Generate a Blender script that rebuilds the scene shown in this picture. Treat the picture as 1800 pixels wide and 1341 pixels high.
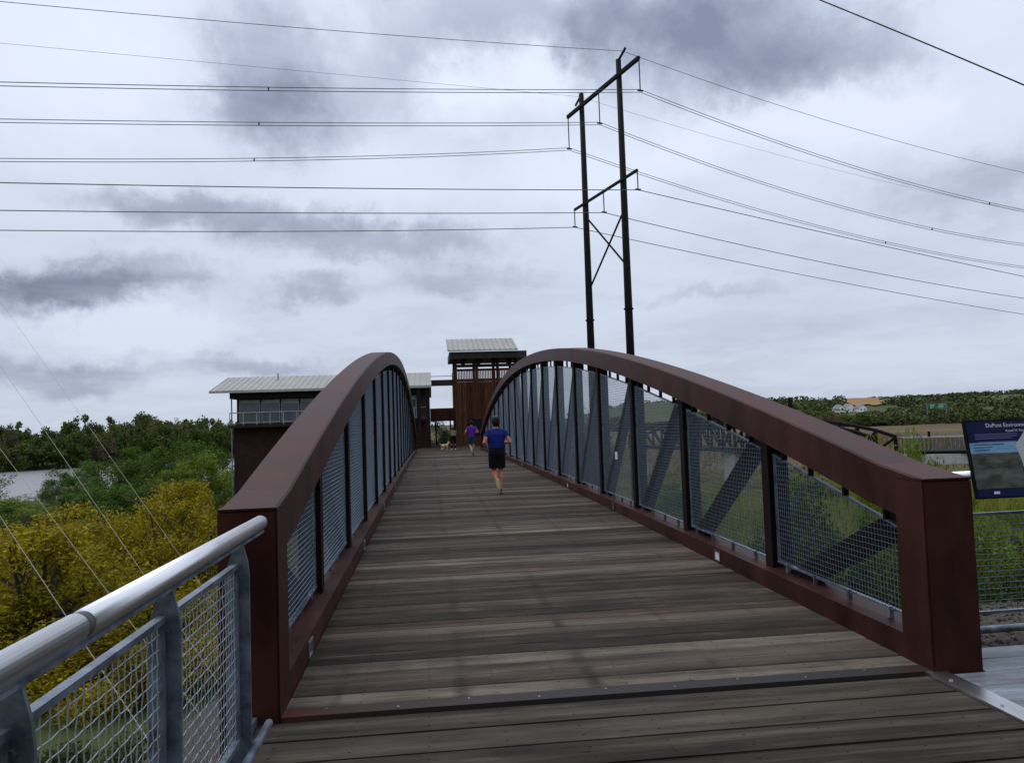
import bpy, bmesh, math, random
import numpy as np
from mathutils import Vector, Matrix

for o in list(bpy.data.objects):
    bpy.data.objects.remove(o)
SC = bpy.context.scene
COL = SC.collection
rnd = random.Random(7)
R_ = math.radians

# ------------------------------------------------------------------ camera
EYE = Vector((0.0, 0.0, 1.65))
yaw, pitch, roll = R_(6.13), R_(3.07), R_(1.91)
Fv = Vector((math.sin(yaw) * math.cos(pitch), math.cos(yaw) * math.cos(pitch), math.sin(pitch)))
R0 = Vector((math.cos(yaw), -math.sin(yaw), 0)); U0 = R0.cross(Fv)
Rv = R0 * math.cos(roll) - U0 * math.sin(roll); Uv = Rv.cross(Fv)
cd = bpy.data.cameras.new('camera'); cam = bpy.data.objects.new('camera', cd); COL.objects.link(cam)
cam.matrix_world = Matrix(((Rv.x, Uv.x, -Fv.x, EYE.x), (Rv.y, Uv.y, -Fv.y, EYE.y), (Rv.z, Uv.z, -Fv.z, EYE.z), (0, 0, 0, 1)))
cd.sensor_width = 36; cd.lens = 27.0; cd.clip_start = 0.05; cd.clip_end = 20000
SC.camera = cam

# ------------------------------------------------------------------ sky, sun, exposure
SUN_AZ, SUN_EL = R_(-40), R_(66)
world = bpy.data.worlds.new('World'); SC.world = world; world.use_nodes = True
wt = world.node_tree; wt.nodes.clear()


class NT:
    """tiny node helper"""
    def __init__(s, tree): s.t = tree
    def n(s, typ, **kw):
        nd = s.t.nodes.new(typ)
        for k, v in kw.items():
            setattr(nd, k, v)
        return nd
    def link(s, a, b): s.t.links.new(a, b)
    def math(s, op, a, b=None, c=None, clamp=False):
        nd = s.n('ShaderNodeMath', operation=op, use_clamp=clamp)
        for i, v in enumerate((a, b, c)):
            if v is None: continue
            if isinstance(v, (int, float)): nd.inputs[i].default_value = v
            else: s.link(v, nd.inputs[i])
        return nd.outputs[0]
    def vmath(s, op, a, b=None):
        nd = s.n('ShaderNodeVectorMath', operation=op)
        for i, v in enumerate((a, b)):
            if v is None: continue
            if isinstance(v, (tuple, list)): nd.inputs[i].default_value = v
            else: s.link(v, nd.inputs[i])
        return nd.outputs['Value'] if op in ('LENGTH', 'DOT_PRODUCT') else nd.outputs[0]
    def noise(s, vec, scale, detail=4, rough=.55, dist=0., dims='3D'):
        nd = s.n('ShaderNodeTexNoise', noise_dimensions=dims)
        if vec is not None: s.link(vec, nd.inputs['Vector'])
        nd.inputs['Scale'].default_value = scale; nd.inputs['Detail'].default_value = detail
        nd.inputs['Roughness'].default_value = rough; nd.inputs['Distortion'].default_value = dist
        return nd
    def ramp(s, fac, stops, interp='LINEAR'):
        nd = s.n('ShaderNodeValToRGB'); cr = nd.color_ramp; cr.interpolation = interp
        while len(cr.elements) < len(stops): cr.elements.new(.5)
        for e, (p, c) in zip(cr.elements, stops):
            e.position = p; e.color = (c, c, c, 1) if isinstance(c, (int, float)) else (*c, 1)
        s.link(fac, nd.inputs[0]); return nd.outputs[0]
    def mix(s, fac, a, b, blend='MIX'):
        nd = s.n('ShaderNodeMix', data_type='RGBA', blend_type=blend)
        for sock, v in ((nd.inputs[0], fac), (nd.inputs[6], a), (nd.inputs[7], b)):
            if isinstance(v, (int, float)): sock.default_value = v
            elif isinstance(v, (tuple, list)): sock.default_value = (*v, 1)
            else: s.link(v, sock)
        return nd.outputs[2]


w = NT(wt)
tc = w.n('ShaderNodeTexCoord'); D = w.vmath('NORMALIZE', tc.outputs['Generated'])
sx = w.n('ShaderNodeSeparateXYZ'); w.link(D, sx.inputs[0])
az = w.math('ARCTAN2', sx.outputs[0], sx.outputs[1]); el = w.math('ARCSINE', sx.outputs[2])
# cloud deck seen from below: project the direction on a plane overhead
zz = w.math('ADD', w.math('MAXIMUM', sx.outputs[2], 0.0), 0.14)
cx = w.n('ShaderNodeCombineXYZ'); w.link(w.math('DIVIDE', sx.outputs[0], zz), cx.inputs[0]); w.link(w.math('DIVIDE', sx.outputs[1], zz), cx.inputs[1])
big = w.noise(cx.outputs[0], .85, 6, .55, .3); fine = w.noise(cx.outputs[0], 3.0, 5, .6, .5)
ae = w.n('ShaderNodeCombineXYZ'); w.link(az, ae.inputs[0]); w.link(el, ae.inputs[1])
warp = w.noise(ae.outputs[0], 7.0, 7, .66)
wv = w.vmath('MULTIPLY', w.vmath('SUBTRACT', warp.outputs['Color'], (.5, .5, .5)), (.23, .105, 0))
warp2 = w.noise(ae.outputs[0], 26.0, 5, .62)
wv2 = w.vmath('MULTIPLY', w.vmath('SUBTRACT', warp2.outputs['Color'], (.5, .5, .5)), (.075, .045, 0))
aw = w.vmath('ADD', w.vmath('ADD', ae.outputs[0], wv), wv2)
# the cloud masses of that afternoon (azimuth, elevation, half widths, weight)
BLOBS = [(-0.189, 0.432, 0.083, 0.074, 0.5), (-0.176, 0.383, 0.138, 0.044, 0.3), (0.108, 0.494, 0.167, 0.052, 0.35), (0.402, 0.453, 0.167, 0.074, 0.6), (0.31, 0.483, 0.116, 0.059, 0.35), (0.514, 0.404, 0.131, 0.044, 0.35), (-0.037, 0.435, 0.065, 0.044, 0.25), (-0.259, 0.263, 0.145, 0.024, 0.5), (-0.079, 0.236, 0.16, 0.026, 0.5), (-0.423, 0.168, 0.087, 0.027, 0.75), (-0.317, 0.187, 0.065, 0.021, 0.35), (-0.145, 0.171, 0.065, 0.019, 0.35), (0.037, 0.185, 0.094, 0.024, 0.3), (0.655, 0.255, 0.123, 0.041, 0.3), (-0.44, 0.076, 0.123, 0.019, 0.3), (-0.201, 0.083, 0.094, 0.013, 0.28), (0.359, 0.151, 0.094, 0.01, 0.2), (-0.342, 0.126, 0.109, 0.03, -0.4), (0.044, 0.423, 0.087, 0.044, -0.35), (0.167, 0.445, 0.058, 0.044, -0.4), (-0.417, 0.419, 0.145, 0.089, -0.2), (0.191, 0.318, 0.145, 0.044, -0.25), (0.375, 0.336, 0.087, 0.037, -0.2), (-0.071, 0.302, 0.131, 0.037, -0.2), (0.542, 0.343, 0.094, 0.037, -0.25)]
acc = None
for (a, e, ra, re, s) in BLOBS:
    q = w.vmath('LENGTH', w.vmath('MULTIPLY', w.vmath('SUBTRACT', aw, (a, e, 0)), (1 / (1.5 * ra), 1 / (1.5 * re), 0)))
    mr = w.n('ShaderNodeMapRange', interpolation_type='SMOOTHSTEP')
    mr.inputs[1].default_value = 0.15; mr.inputs[2].default_value = 1.0; mr.inputs[3].default_value = s; mr.inputs[4].default_value = 0
    w.link(q, mr.inputs[0])
    acc = mr.outputs[0] if acc is None else w.math('ADD', acc, mr.outputs[0])
tex = w.math('ADD', w.math('MULTIPLY', w.math('SUBTRACT', big.outputs[0], .5), .66), w.math('MULTIPLY', w.math('SUBTRACT', fine.outputs[0], .5), .22))
dark = w.math('ADD', w.math('ADD', w.math('MULTIPLY', acc, w.math('MULTIPLY_ADD', fine.outputs[0], .75, .50)), tex), .23)
cloud = w.ramp(dark, [(0.0, (.74, .81, .95)), (.22, (.65, .72, .86)), (.5, (.465, .52, .655)), (.8, (.305, .345, .455)), (1.0, (.22, .25, .35))])
sky = w.n('ShaderNodeTexSky', sky_type='NISHITA'); sky.sun_disc = False
sky.sun_elevation = SUN_EL; sky.sun_rotation = SUN_AZ
# an overcast sky is brighter overhead than at the horizon
lum = w.math('MULTIPLY_ADD', w.math('MAXIMUM', sx.outputs[2], 0.0), 7.0, 10.4)
lv = w.n('ShaderNodeCombineXYZ')
for i_ in range(3): w.link(lum, lv.inputs[i_])
skyc = w.mix(.95, sky.outputs[0], w.vmath('MULTIPLY', cloud, lv.outputs[0]))
bg = w.n('ShaderNodeBackground'); w.link(skyc, bg.inputs[0]); bg.inputs[1].default_value = 0.1
wo = w.n('ShaderNodeOutputWorld'); w.link(bg.outputs[0], wo.inputs[0])

sl = bpy.data.lights.new('sun', 'SUN'); sl.energy = 0.9; sl.angle = R_(30); sl.color = (1, .96, .9)
so = bpy.data.objects.new('sun', sl); COL.objects.link(so)
sd = Vector((math.sin(SUN_AZ) * math.cos(SUN_EL), math.cos(SUN_AZ) * math.cos(SUN_EL), math.sin(SUN_EL)))
so.rotation_euler = sd.to_track_quat('Z', 'Y').to_euler(); so.location = (0, 0, 60)
vs = SC.view_settings; vs.view_transform = 'Standard'; vs.look = 'None'; vs.exposure = -0.22; vs.gamma = 1.0
SC.cycles.max_bounces = 6; SC.cycles.transparent_max_bounces = 8
SC.cycles.use_denoising = True

# ------------------------------------------------------------------ materials
MATS = {}


def mat(name, col, rough=.7, metal=0., var=.25, scale=6., bump=0., bscale=None, col2=None, stretch=(1, 1, 1), spec=.2, island=0., objrand=0., detail=5, coord='Object', trans=0., stint=None):
    m = bpy.data.materials.new(name); m.use_nodes = True; t = NT(m.node_tree); m.node_tree.nodes.clear()
    out = t.n('ShaderNodeOutputMaterial'); b = t.n('ShaderNodeBsdfPrincipled'); t.link(b.outputs[0], out.inputs[0])
    b.inputs['Roughness'].default_value = rough; b.inputs['Metallic'].default_value = metal; b.inputs['Specular IOR Level'].default_value = spec
    if stint: b.inputs['Specular Tint'].default_value = (*stint, 1)
    tcn = t.n('ShaderNodeTexCoord')
    vec = t.vmath('MULTIPLY', tcn.outputs[coord], stretch)
    nz = t.noise(vec, scale, detail, .6)
    c2 = col2 if col2 else tuple(c * (1 - var) for c in col)
    c1 = col if col2 else tuple(min(1, c * (1 + var)) for c in col)
    fac = t.ramp(nz.outputs[0], [(.32, 0.), (.68, 1.)])
    c = t.mix(fac, c2, c1)
    if island or objrand:
        if island:
            g = t.n('ShaderNodeNewGeometry'); r = g.outputs['Random Per Island']; am = island
        else:
            g = t.n('ShaderNodeObjectInfo'); r = g.outputs['Random']; am = objrand
        k = t.math('MULTIPLY_ADD', r, 2 * am, 1 - am)
        hs = t.n('ShaderNodeHueSaturation'); t.link(k, hs.inputs['Value']); t.link(c, hs.inputs['Color'])
        t.link(t.math('MULTIPLY_ADD', r, .03, .485), hs.inputs['Hue']); c = hs.outputs[0]
    t.link(c, b.inputs['Base Color'])
    rr = t.math('MULTIPLY_ADD', nz.outputs[0], .25, max(.02, rough - .125)); t.link(rr, b.inputs['Roughness'])
    if bump:
        bn = t.noise(vec, bscale or scale * 4, 4, .6); bp = t.n('ShaderNodeBump'); bp.inputs['Strength'].default_value = bump; bp.inputs['Distance'].default_value = .02
        t.link(bn.outputs[0], bp.inputs['Height']); t.link(bp.outputs[0], b.inputs['Normal'])
    if trans:
        tr = t.n('ShaderNodeBsdfTranslucent'); t.link(c, tr.inputs[0]); ms = t.n('ShaderNodeMixShader'); ms.inputs[0].default_value = trans
        t.link(b.outputs[0], ms.inputs[1]); t.link(tr.outputs[0], ms.inputs[2]); t.link(ms.outputs[0], out.inputs[0])
    MATS[name] = m
    return m


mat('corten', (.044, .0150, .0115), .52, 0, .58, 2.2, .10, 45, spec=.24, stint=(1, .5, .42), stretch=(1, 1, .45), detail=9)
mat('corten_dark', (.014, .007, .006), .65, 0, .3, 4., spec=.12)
mat('galv', (.19, .225, .27), .40, .55, .55, 9., .05, 40)
mat('wire', (.20, .245, .31), .42, .45, .25, 30.)
mat('stainless', (.80, .80, .80), .33, 1., .12, 5., .02, 300, stretch=(1, .1, 1))
mat('rubber', (.10, .10, .10), .6, 0, .2)
mat('black_steel', (.011, .009, .009), .65, 0, .4, 3., spec=.08)
mat('lens', (.72, .75, .78), .3, 0, .1, 20.)
mat('lens_dark', (.10, .10, .10), .25, 0, .3, 20.)
mat('bronze_frame', (.12, .10, .095), .45, .4, .3)
mat('bolt', (.5, .5, .5), .35, .8, .2)
mat('roof_metal', (.36, .35, .315), .55, .05, .10, .8)
mat('fascia', (.030, .026, .025), .6, 0, .3, 2.)
mat('soffit', (.02, .018, .017), .8)
mat('brick', (.036, .016, .012), .9, 0, .35, 2.)
mat('mortar', (.05, .04, .037), .95)
mat('window_frame', (.38, .41, .42), .5, .3, .1)
mat('blind', (.55, .56, .56), .8)
mat('timber_slat', (.085, .031, .012), .8, 0, .4, 3., stretch=(4, 4, .6), island=.35)
mat('timber_dark', (.030, .016, .010), .85, 0, .4, 3.)
mat('concrete', (.42, .41, .39), .9, 0, .18, 3., .1)
mat('white_paint', (.72, .72, .72), .6, 0, .08)
mat('gravel', (.09, .075, .062), .95, 0, .4, 40., island=.5)
mat('bark', (.055, .042, .032), .95, 0, .35, 8., .3, 30)
mat('leaf_yellow', (.42, .30, .012), .7, 0, .3, .35, island=.5, trans=.35, spec=.15, col2=(.21, .19, .013))
mat('leaf_green', (.095, .165, .016), .7, 0, .3, .35, island=.45, trans=.3, spec=.15, col2=(.05, .10, .012))
mat('leaf_lime', (.17, .22, .02), .7, 0, .3, .8, island=.45, trans=.3, spec=.2)
mat('leaf_pale', (.16, .18, .085), .7, 0, .3, .8, island=.4, trans=.25, spec=.2)
mat('leaf_far', (.075, .105, .024), .8, 0, .35, .25, island=.55, objrand=0, spec=.1, trans=.25)
mat('leaf_far_olive', (.125, .135, .036), .8, 0, .35, .25, island=.5, spec=.1, trans=.25)
mat('leaf_far_brown', (.125, .105, .06), .8, 0, .35, .25, island=.5, spec=.1, trans=.25)
mat('leaf_conifer', (.016, .028, .012), .8, 0, .35, .25, island=.5, spec=.15)
mat('wood_mass', (.115, .120, .042), .85, 0, .5, .03, island=.45, spec=.1, col2=(.032, .050, .017), coord='Object')
mat('grass', (.30, .29, .045), .8, 0, .5, .16, island=.5, trans=.25, spec=.2, col2=(.055, .095, .018))
mat('reed', (.20, .15, .075), .85, 0, .4, .3, island=.4, spec=.15)
mat('skin', (.50, .185, .115), .55, 0, .12, 20.)
mat('blue_cloth', (.008, .016, .155), .85, 0, .2, 9., .6, 14)
mat('purple_cloth', (.085, .018, .24), .85, 0, .2, 9., .6, 14)
mat('teal_cloth', (.015, .045, .075), .85)
mat('cyan_sock', (.06, .28, .62), .8)
mat('black_cloth', (.007, .007, .008), .9)
mat('olive_cloth', (.085, .08, .045), .9, 0, .3, 8.)
mat('hair', (.012, .010, .010), .7)
mat('grey_band', (.10, .10, .11), .8)
mat('shoe_yellow', (.46, .46, .20), .7, 0, .35, 40.)
mat('shoe_dark', (.02, .02, .02), .7)
mat('shoe_white', (.7, .7, .7), .6)
mat('fur', (.55, .42, .22), .95, 0, .3, 12.)
mat('sign_navy', (.012, .016, .065), .4, 0, .05)
mat('sign_white', (.8, .8, .82), .5, 0, .03)
mat('sign_lilac', (.16, .15, .32), .5, 0, .03)
mat('sign_sky', (.22, .42, .62), .45, 0, .25, 5., stretch=(1, 1, 4))
mat('sign_photo', (.045, .05, .038), .4, 0, .6, 7., col2=(.17, .18, .15), stretch=(1, 1, 3))
mat('sign_map', (.55, .58, .56), .45, 0, .08, 6.)
mat('sign_water', (.10, .30, .45), .45)
mat('green_sign', (.0, .16, .075), .5, 0, .1)
mat('far_road', (.30, .30, .30), .9)
mat('orange_soil', (.30, .17, .07), .95, 0, .25, .02)
mat('house_white', (.75, .74, .72), .8)
mat('house_roof', (.22, .21, .21), .8)
mat('wire_line', (.10, .105, .12), .6)
mat('wire_bright', (.42, .46, .52), .4, .4, .2, 30.)
mat('weathered_grey', (.12, .12, .12), .85, 0, .3, 2.)
mat('guy_wire', (.27, .265, .21), .5, .2, .1)
mat('insulator', (.06, .06, .065), .4)


def glassmat():
    m = bpy.data.materials.new('window_glass'); m.use_nodes = True; b = m.node_tree.nodes['Principled BSDF']
    t = NT(m.node_tree); tcn = t.n('ShaderNodeTexCoord'); nz = t.noise(tcn.outputs['Object'], .7, 2)
    t.link(t.mix(nz.outputs[0], (.03, .042, .055), (.12, .15, .185)), b.inputs['Base Color']); b.inputs['Roughness'].default_value = .12
    MATS['window_glass'] = m


glassmat()


def g_x(t, g):
    q = t.n('ShaderNodeSeparateXYZ'); t.link(g.outputs['Position'], q.inputs[0]); return q.outputs[0]


def plankmat(name, tone, light, stains=(), rust_ends=False, wet=0.):
    """weathered timber boards: grain along X, tone per board, rust and wear stains above the stringers"""
    m = bpy.data.materials.new(name); m.use_nodes = True; t = NT(m.node_tree); b = m.node_tree.nodes['Principled BSDF']
    oi = t.n('ShaderNodeObjectInfo'); tcn = t.n('ShaderNodeTexCoord'); g = t.n('ShaderNodeNewGeometry')
    off = t.n('ShaderNodeCombineXYZ'); t.link(t.math('MULTIPLY', oi.outputs['Random'], 91.), off.inputs[0]); t.link(t.math('MULTIPLY', oi.outputs['Random'], 37.), off.inputs[1])
    v = t.vmath('ADD', tcn.outputs['Object'], off.outputs[0])
    grain = t.noise(t.vmath('MULTIPLY', v, (.9, 34, 34)), 1.6, 6, .65); blot = t.noise(t.vmath('MULTIPLY', v, (1.1, 4.5, 4)), 1.5, 5, .62)
    knots = t.noise(t.vmath('MULTIPLY', v, (5, 14, 5)), 1.4, 2, .5)
    base = t.ramp(oi.outputs['Random'], [(0.0, tuple(c * .5 for c in tone)), (.22, tone), (.36, tuple(c * .6 for c in tone)), (.5, tuple(c * 1.35 for c in tone)), (.6, (tone[0] * 1.15, tone[1] * .9, tone[2] * .85)), (.68, tuple(c * .62 for c in tone)), (.78, light), (.84, tuple(c * .7 for c in tone)), (.93, tuple(c * 1.25 for c in tone)), (1.0, tuple(c * 1.25 for c in light))])
    c = t.mix(t.ramp(grain.outputs[0], [(.3, 0.), (.72, 1.)]), t.mix(.42, base, (0, 0, 0)), t.mix(.18, base, light))
    c = t.mix(t.ramp(blot.outputs[0], [(.40, .68), (.60, 0.)]), c, t.mix(.66, c, (.012, .010, .010)))
    c = t.mix(t.ramp(blot.outputs[0], [(.60, 0.), (.82, .55)]), c, light)
    c = t.mix(t.ramp(knots.outputs[0], [(.26, .75), (.34, 0.)]), c, (.018, .013, .011))
    big = t.noise(g.outputs['Position'], .5, 4, .6)
    c = t.mix(t.ramp(big.outputs[0], [(.32, .5), (.58, 0.)]), c, t.mix(.6, c, (.02, .017, .016)))
    streak = t.noise(t.vmath('MULTIPLY', g.outputs['Position'], (.22, 5.5, 0)), 1., 4, .7)
    c = t.mix(t.ramp(streak.outputs[0], [(.34, .8), (.52, 0.)]), c, t.mix(.55, c, (.010, .009, .009)))
    c = t.mix(t.ramp(streak.outputs[0], [(.54, 0.), (.74, .75)]), c, t.mix(.5, c, light))
    band = t.noise(t.vmath('MULTIPLY', g.outputs['Position'], (.10, 1.5, 0)), 1., 3, .6)
    c = t.mix(t.ramp(band.outputs[0], [(.36, .55), (.50, 0.)]), c, t.mix(.5, c, (.014, .012, .012)))
    c = t.mix(t.ramp(band.outputs[0], [(.52, 0.), (.68, .6)]), c, t.mix(.4, c, light))
    if stains:
        sp = t.n('ShaderNodeSeparateXYZ'); t.link(g.outputs['Position'], sp.inputs[0])
        jig = t.noise(g.outputs['Position'], 5., 4, .7); jx = t.math('MULTIPLY_ADD', t.math('SUBTRACT', jig.outputs[0], .5), .09, sp.outputs[0])
        wob = t.noise(t.vmath('MULTIPLY', g.outputs['Position'], (.3, 1.3, 1)), 1., 3, .6)
        for (x0, wd, am) in stains:
            d = t.math('ABSOLUTE', t.math('SUBTRACT', jx, x0))
            k = t.math('MULTIPLY', t.ramp(t.math('DIVIDE', d, wd), [(.25, am), (1., 0.)]), t.ramp(wob.outputs[0], [(.40, .05), (.58, 1.)]))
            k = t.math('MULTIPLY', k, t.ramp(t.math('FRACT', t.math('MULTIPLY', oi.outputs['Random'], 7.3)), [(.3, .25), (.7, 1.)]))
            c = t.mix(k, c, (.016, .013, .013))
    so_ = t.n('ShaderNodeSeparateXYZ'); t.link(tcn.outputs['Object'], so_.inputs[0])
    fx_ = t.math('ABSOLUTE', t.math('SUBTRACT', t.math('FRACT', t.math('DIVIDE', t.math('ADD', g_x(t, g), .258), .4085)), .5)); fy_ = t.math('SUBTRACT', t.math('ABSOLUTE', so_.outputs[1]), .062)
    dd_ = t.math('ADD', t.math('POWER', t.math('MULTIPLY', fx_, .4085), 2.), t.math('POWER', t.math('ABSOLUTE', fy_), 2.))
    c = t.mix(t.ramp(t.math('MULTIPLY', t.math('SQRT', dd_), 100.), [(.5, .9), (.9, 0.)]), c, (.008, .007, .007))
    t.link(c, b.inputs['Base Color']); t.link(t.math('MULTIPLY_ADD', grain.outputs[0], .3, .58 - wet), b.inputs['Roughness'])
    b.inputs['Specular IOR Level'].default_value = .06 if not wet else .5
    bp = t.n('ShaderNodeBump'); bp.inputs['Strength'].default_value = .5; bp.inputs['Distance'].default_value = .006
    t.link(grain.outputs[0], bp.inputs['Height']); t.link(bp.outputs[0], b.inputs['Normal'])
    MATS[name] = m


plankmat('deck_plank', (.090, .069, .054), (.30, .25, .195), [(.15, .07, .6), (.98, .07, .6), (1.83, .055, .35), (-.62, .05, .3), (2.62, .05, .25)])
plankmat('near_plank', (.092, .074, .056), (.24, .20, .155))
plankmat('board_pale', (.36, .41, .46), (.46, .51, .56), wet=.22)


def threshold_mat():
    m = bpy.data.materials.new('threshold'); m.use_nodes = True; t = NT(m.node_tree); b = m.node_tree.nodes['Principled BSDF']
    g = t.n('ShaderNodeNewGeometry'); sp = t.n('ShaderNodeSeparateXYZ'); t.link(g.outputs['Position'], sp.inputs[0])
    nz = t.noise(g.outputs['Position'], 3., 4)
    x = t.math('MULTIPLY_ADD', nz.outputs[0], 1.2, sp.outputs[0])
    c = t.ramp(t.math('MULTIPLY', t.math('ADD', x, 1.), .18), [(.08, (.11, .030, .016)), (.22, (.045, .032, .027)), (.5, (.040, .036, .036)), (.78, (.042, .038, .036)), (.9, (.055, .018, .015))])
    t.link(c, b.inputs['Base Color']); b.inputs['Roughness'].default_value = .6; b.inputs['Specular IOR Level'].default_value = .15
    MATS['threshold'] = m


threshold_mat()


# ------------------------------------------------------------------ mesh helpers
class MB:
    def __init__(s): s.v = []; s.f = []
    def add(s, vs, fs):
        k = len(s.v); s.v += [tuple(v) for v in vs]; s.f += [tuple(i + k for i in f) for f in fs]; return s
    def box(s, a, b):
        (x0, y0, z0), (x1, y1, z1) = a, b
        return s.add([(x0, y0, z0), (x1, y0, z0), (x1, y1, z0), (x0, y1, z0), (x0, y0, z1), (x1, y0, z1), (x1, y1, z1), (x0, y1, z1)],
                     [(0, 3, 2, 1), (4, 5, 6, 7), (0, 1, 5, 4), (1, 2, 6, 5), (2, 3, 7, 6), (3, 0, 4, 7)])
    def hexa(s, p):
        return s.add(p, [(0, 3, 2, 1), (4, 5, 6, 7), (0, 1, 5, 4), (1, 2, 6, 5), (2, 3, 7, 6), (3, 0, 4, 7)])
    def bar(s, p, q, wd, ht, up=(0, 0, 1)):
        p, q = Vector(p), Vector(q); d = (q - p).normalized(); up = Vector(up)
        if abs(d.dot(up)) > .98: up = Vector((0, 1, 0))
        sd_ = d.cross(up).normalized() * wd / 2; u = sd_.cross(d).normalized() * ht / 2
        return s.hexa([p - sd_ - u, p + sd_ - u, q + sd_ - u, q - sd_ - u, p - sd_ + u, p + sd_ + u, q + sd_ + u, q - sd_ + u])
    def tube(s, pts, r, n=8, cap=True, squash=None):
        pts = [Vector(p) for p in pts]; rs = r if isinstance(r, (list, tuple)) else [r] * len(pts)
        k = len(s.v); ref = None
        for i, p in enumerate(pts):
            d = (pts[min(i + 1, len(pts) - 1)] - pts[max(i - 1, 0)]).normalized()
            if ref is None:
                ref = Vector((1, 0, 0)) if abs(d.x) < .8 else Vector((0, 1, 0))
            a = (ref - d * ref.dot(d)).normalized(); b = d.cross(a); ref = a
            for j in range(n):
                t = 2 * math.pi * j / n
                s.v.append(tuple(p + (a * math.cos(t) + b * math.sin(t) * (squash or 1)) * rs[i]))
        for i in range(len(pts) - 1):
            for j in range(n):
                j2 = (j + 1) % n
                s.f.append((k + i * n + j, k + i * n + j2, k + (i + 1) * n + j2, k + (i + 1) * n + j))
        if cap:
            s.f.append(tuple(k + j for j in reversed(range(n)))); s.f.append(tuple(k + (len(pts) - 1) * n + j for j in range(n)))
        return s
    def loft(s, rings, n=14):
        """rings: (x, y, z, rx, ry, tilt) horizontal ellipses"""
        k = len(s.v)
        for (x, y, z, rx, ry) in rings:
            for j in range(n):
                t = 2 * math.pi * j / n; s.v.append((x + rx * math.cos(t), y + ry * math.sin(t), z))
        m = len(rings)
        for i in range(m - 1):
            for j in range(n):
                j2 = (j + 1) % n; s.f.append((k + i * n + j, k + i * n + j2, k + (i + 1) * n + j2, k + (i + 1) * n + j))
        s.f.append(tuple(k + j for j in reversed(range(n)))); s.f.append(tuple(k + (m - 1) * n + j for j in range(n)))
        return s
    def poly(s, pts, off):
        """extrude a planar polygon by a vector"""
        n = len(pts); o = Vector(off)
        return s.add([Vector(p) for p in pts] + [Vector(p) + o for p in pts], [tuple(reversed(range(n))), tuple(range(n, 2 * n))] + [(i, (i + 1) % n, n + (i + 1) % n, n + i) for i in range(n)])
    def mesh(s, name):
        me = bpy.data.meshes.new(name); me.from_pydata(s.v, [], s.f); me.update(); return me
    def build(s, name, material, parent=None, smooth=False, bevel=0., fix=True):
        org = wloc(parent)
        if org.length: s.v = [(a - org.x, b - org.y, c - org.z) for a, b, c in s.v]
        me = s.mesh(name)
        if fix or bevel:
            bm = bmesh.new(); bm.from_mesh(me)
            if bevel: bmesh.ops.bevel(bm, geom=[e for e in bm.edges if len(e.link_faces) == 2 and e.calc_face_angle(0) > .5], offset=bevel, segments=2, affect='EDGES', clamp_overlap=True)
            bmesh.ops.recalc_face_normals(bm, faces=bm.faces); bm.to_mesh(me); bm.free()
        return obj(name, me, material, parent, smooth)


def wloc(o):
    p = Vector((0, 0, 0))
    while o is not None:
        p = p + o.location; o = o.parent
    return p


def obj(name, me, material=None, parent=None, smooth=False):
    o = bpy.data.objects.new(name, me); COL.objects.link(o); o.parent = parent
    if material is not None and len(me.materials) == 0: me.materials.append(MATS[material])
    if smooth:
        me.polygons.foreach_set('use_smooth', [True] * len(me.polygons))
    return o


def empty(name, loc=(0, 0, 0)):
    o = bpy.data.objects.new(name, None); o.location = loc; o.empty_display_size = .2; COL.objects.link(o); return o


def tag(o, label, cat, group=None, kind=None):
    o['label'] = label; o['category'] = cat
    if group: o['group'] = group
    if kind: o['kind'] = kind
    return o


def struct(o): o['kind'] = 'structure'; return o


def sstep(a, b, x):
    t = np.clip((np.asarray(x, float) - a) / (b - a), 0, 1); return t * t * (3 - 2 * t)


# ------------------------------------------------------------------ terrain
_nr = np.random.RandomState(3)
_w = [(_nr.uniform(-1, 1, 2) * f, _nr.uniform(0, 6.28), a) for f, a in ((.02, .5), (.05, .35), (.09, .25), (.2, .16), (.45, .08), (.9, .04)) for _ in range(3)]


def rough_(x, y):
    s = 0
    for k, p, a in _w: s = s + a * np.sin(k[0] * x + k[1] * y + p)
    return s


def gh(x, y):
    x = np.asarray(x, float); y = np.asarray(y, float)
    far = sstep(6, 24, np.hypot(x, y))
    z = -6.2 + rough_(x, y) * .45 * far
    bank = (1 - sstep(6.3, 17, y)) * (1 - sstep(5, 22, np.maximum(-1.3 - x, 0)))
    bank_l = sstep(-4.6, -1.0, x)
    bank = bank * (1 - .38 * (1 - bank_l))
    z = z + (6.2 - .22) * bank
    n = -.6 * x + .8 * y + 6 * np.sin(x * .03)
    riv = sstep(104, 116, n) * (1 - sstep(246, 256, n)) * (1 - sstep(-42, -24, x))
    z = z - 2.4 * riv
    hill = sstep(560, 1000, np.hypot(x, y)) * sstep(.1, .28, np.arctan2(x, y))
    z = z + hill * (24 + 3 * np.sin(x * .006 + 1) + 2 * np.sin(x * .013 + y * .004))
    hl = sstep(300, 900, np.hypot(x, y)) * (1 - sstep(-.05, .25, np.arctan2(x, y)))
    return z + hl * 6


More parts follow.
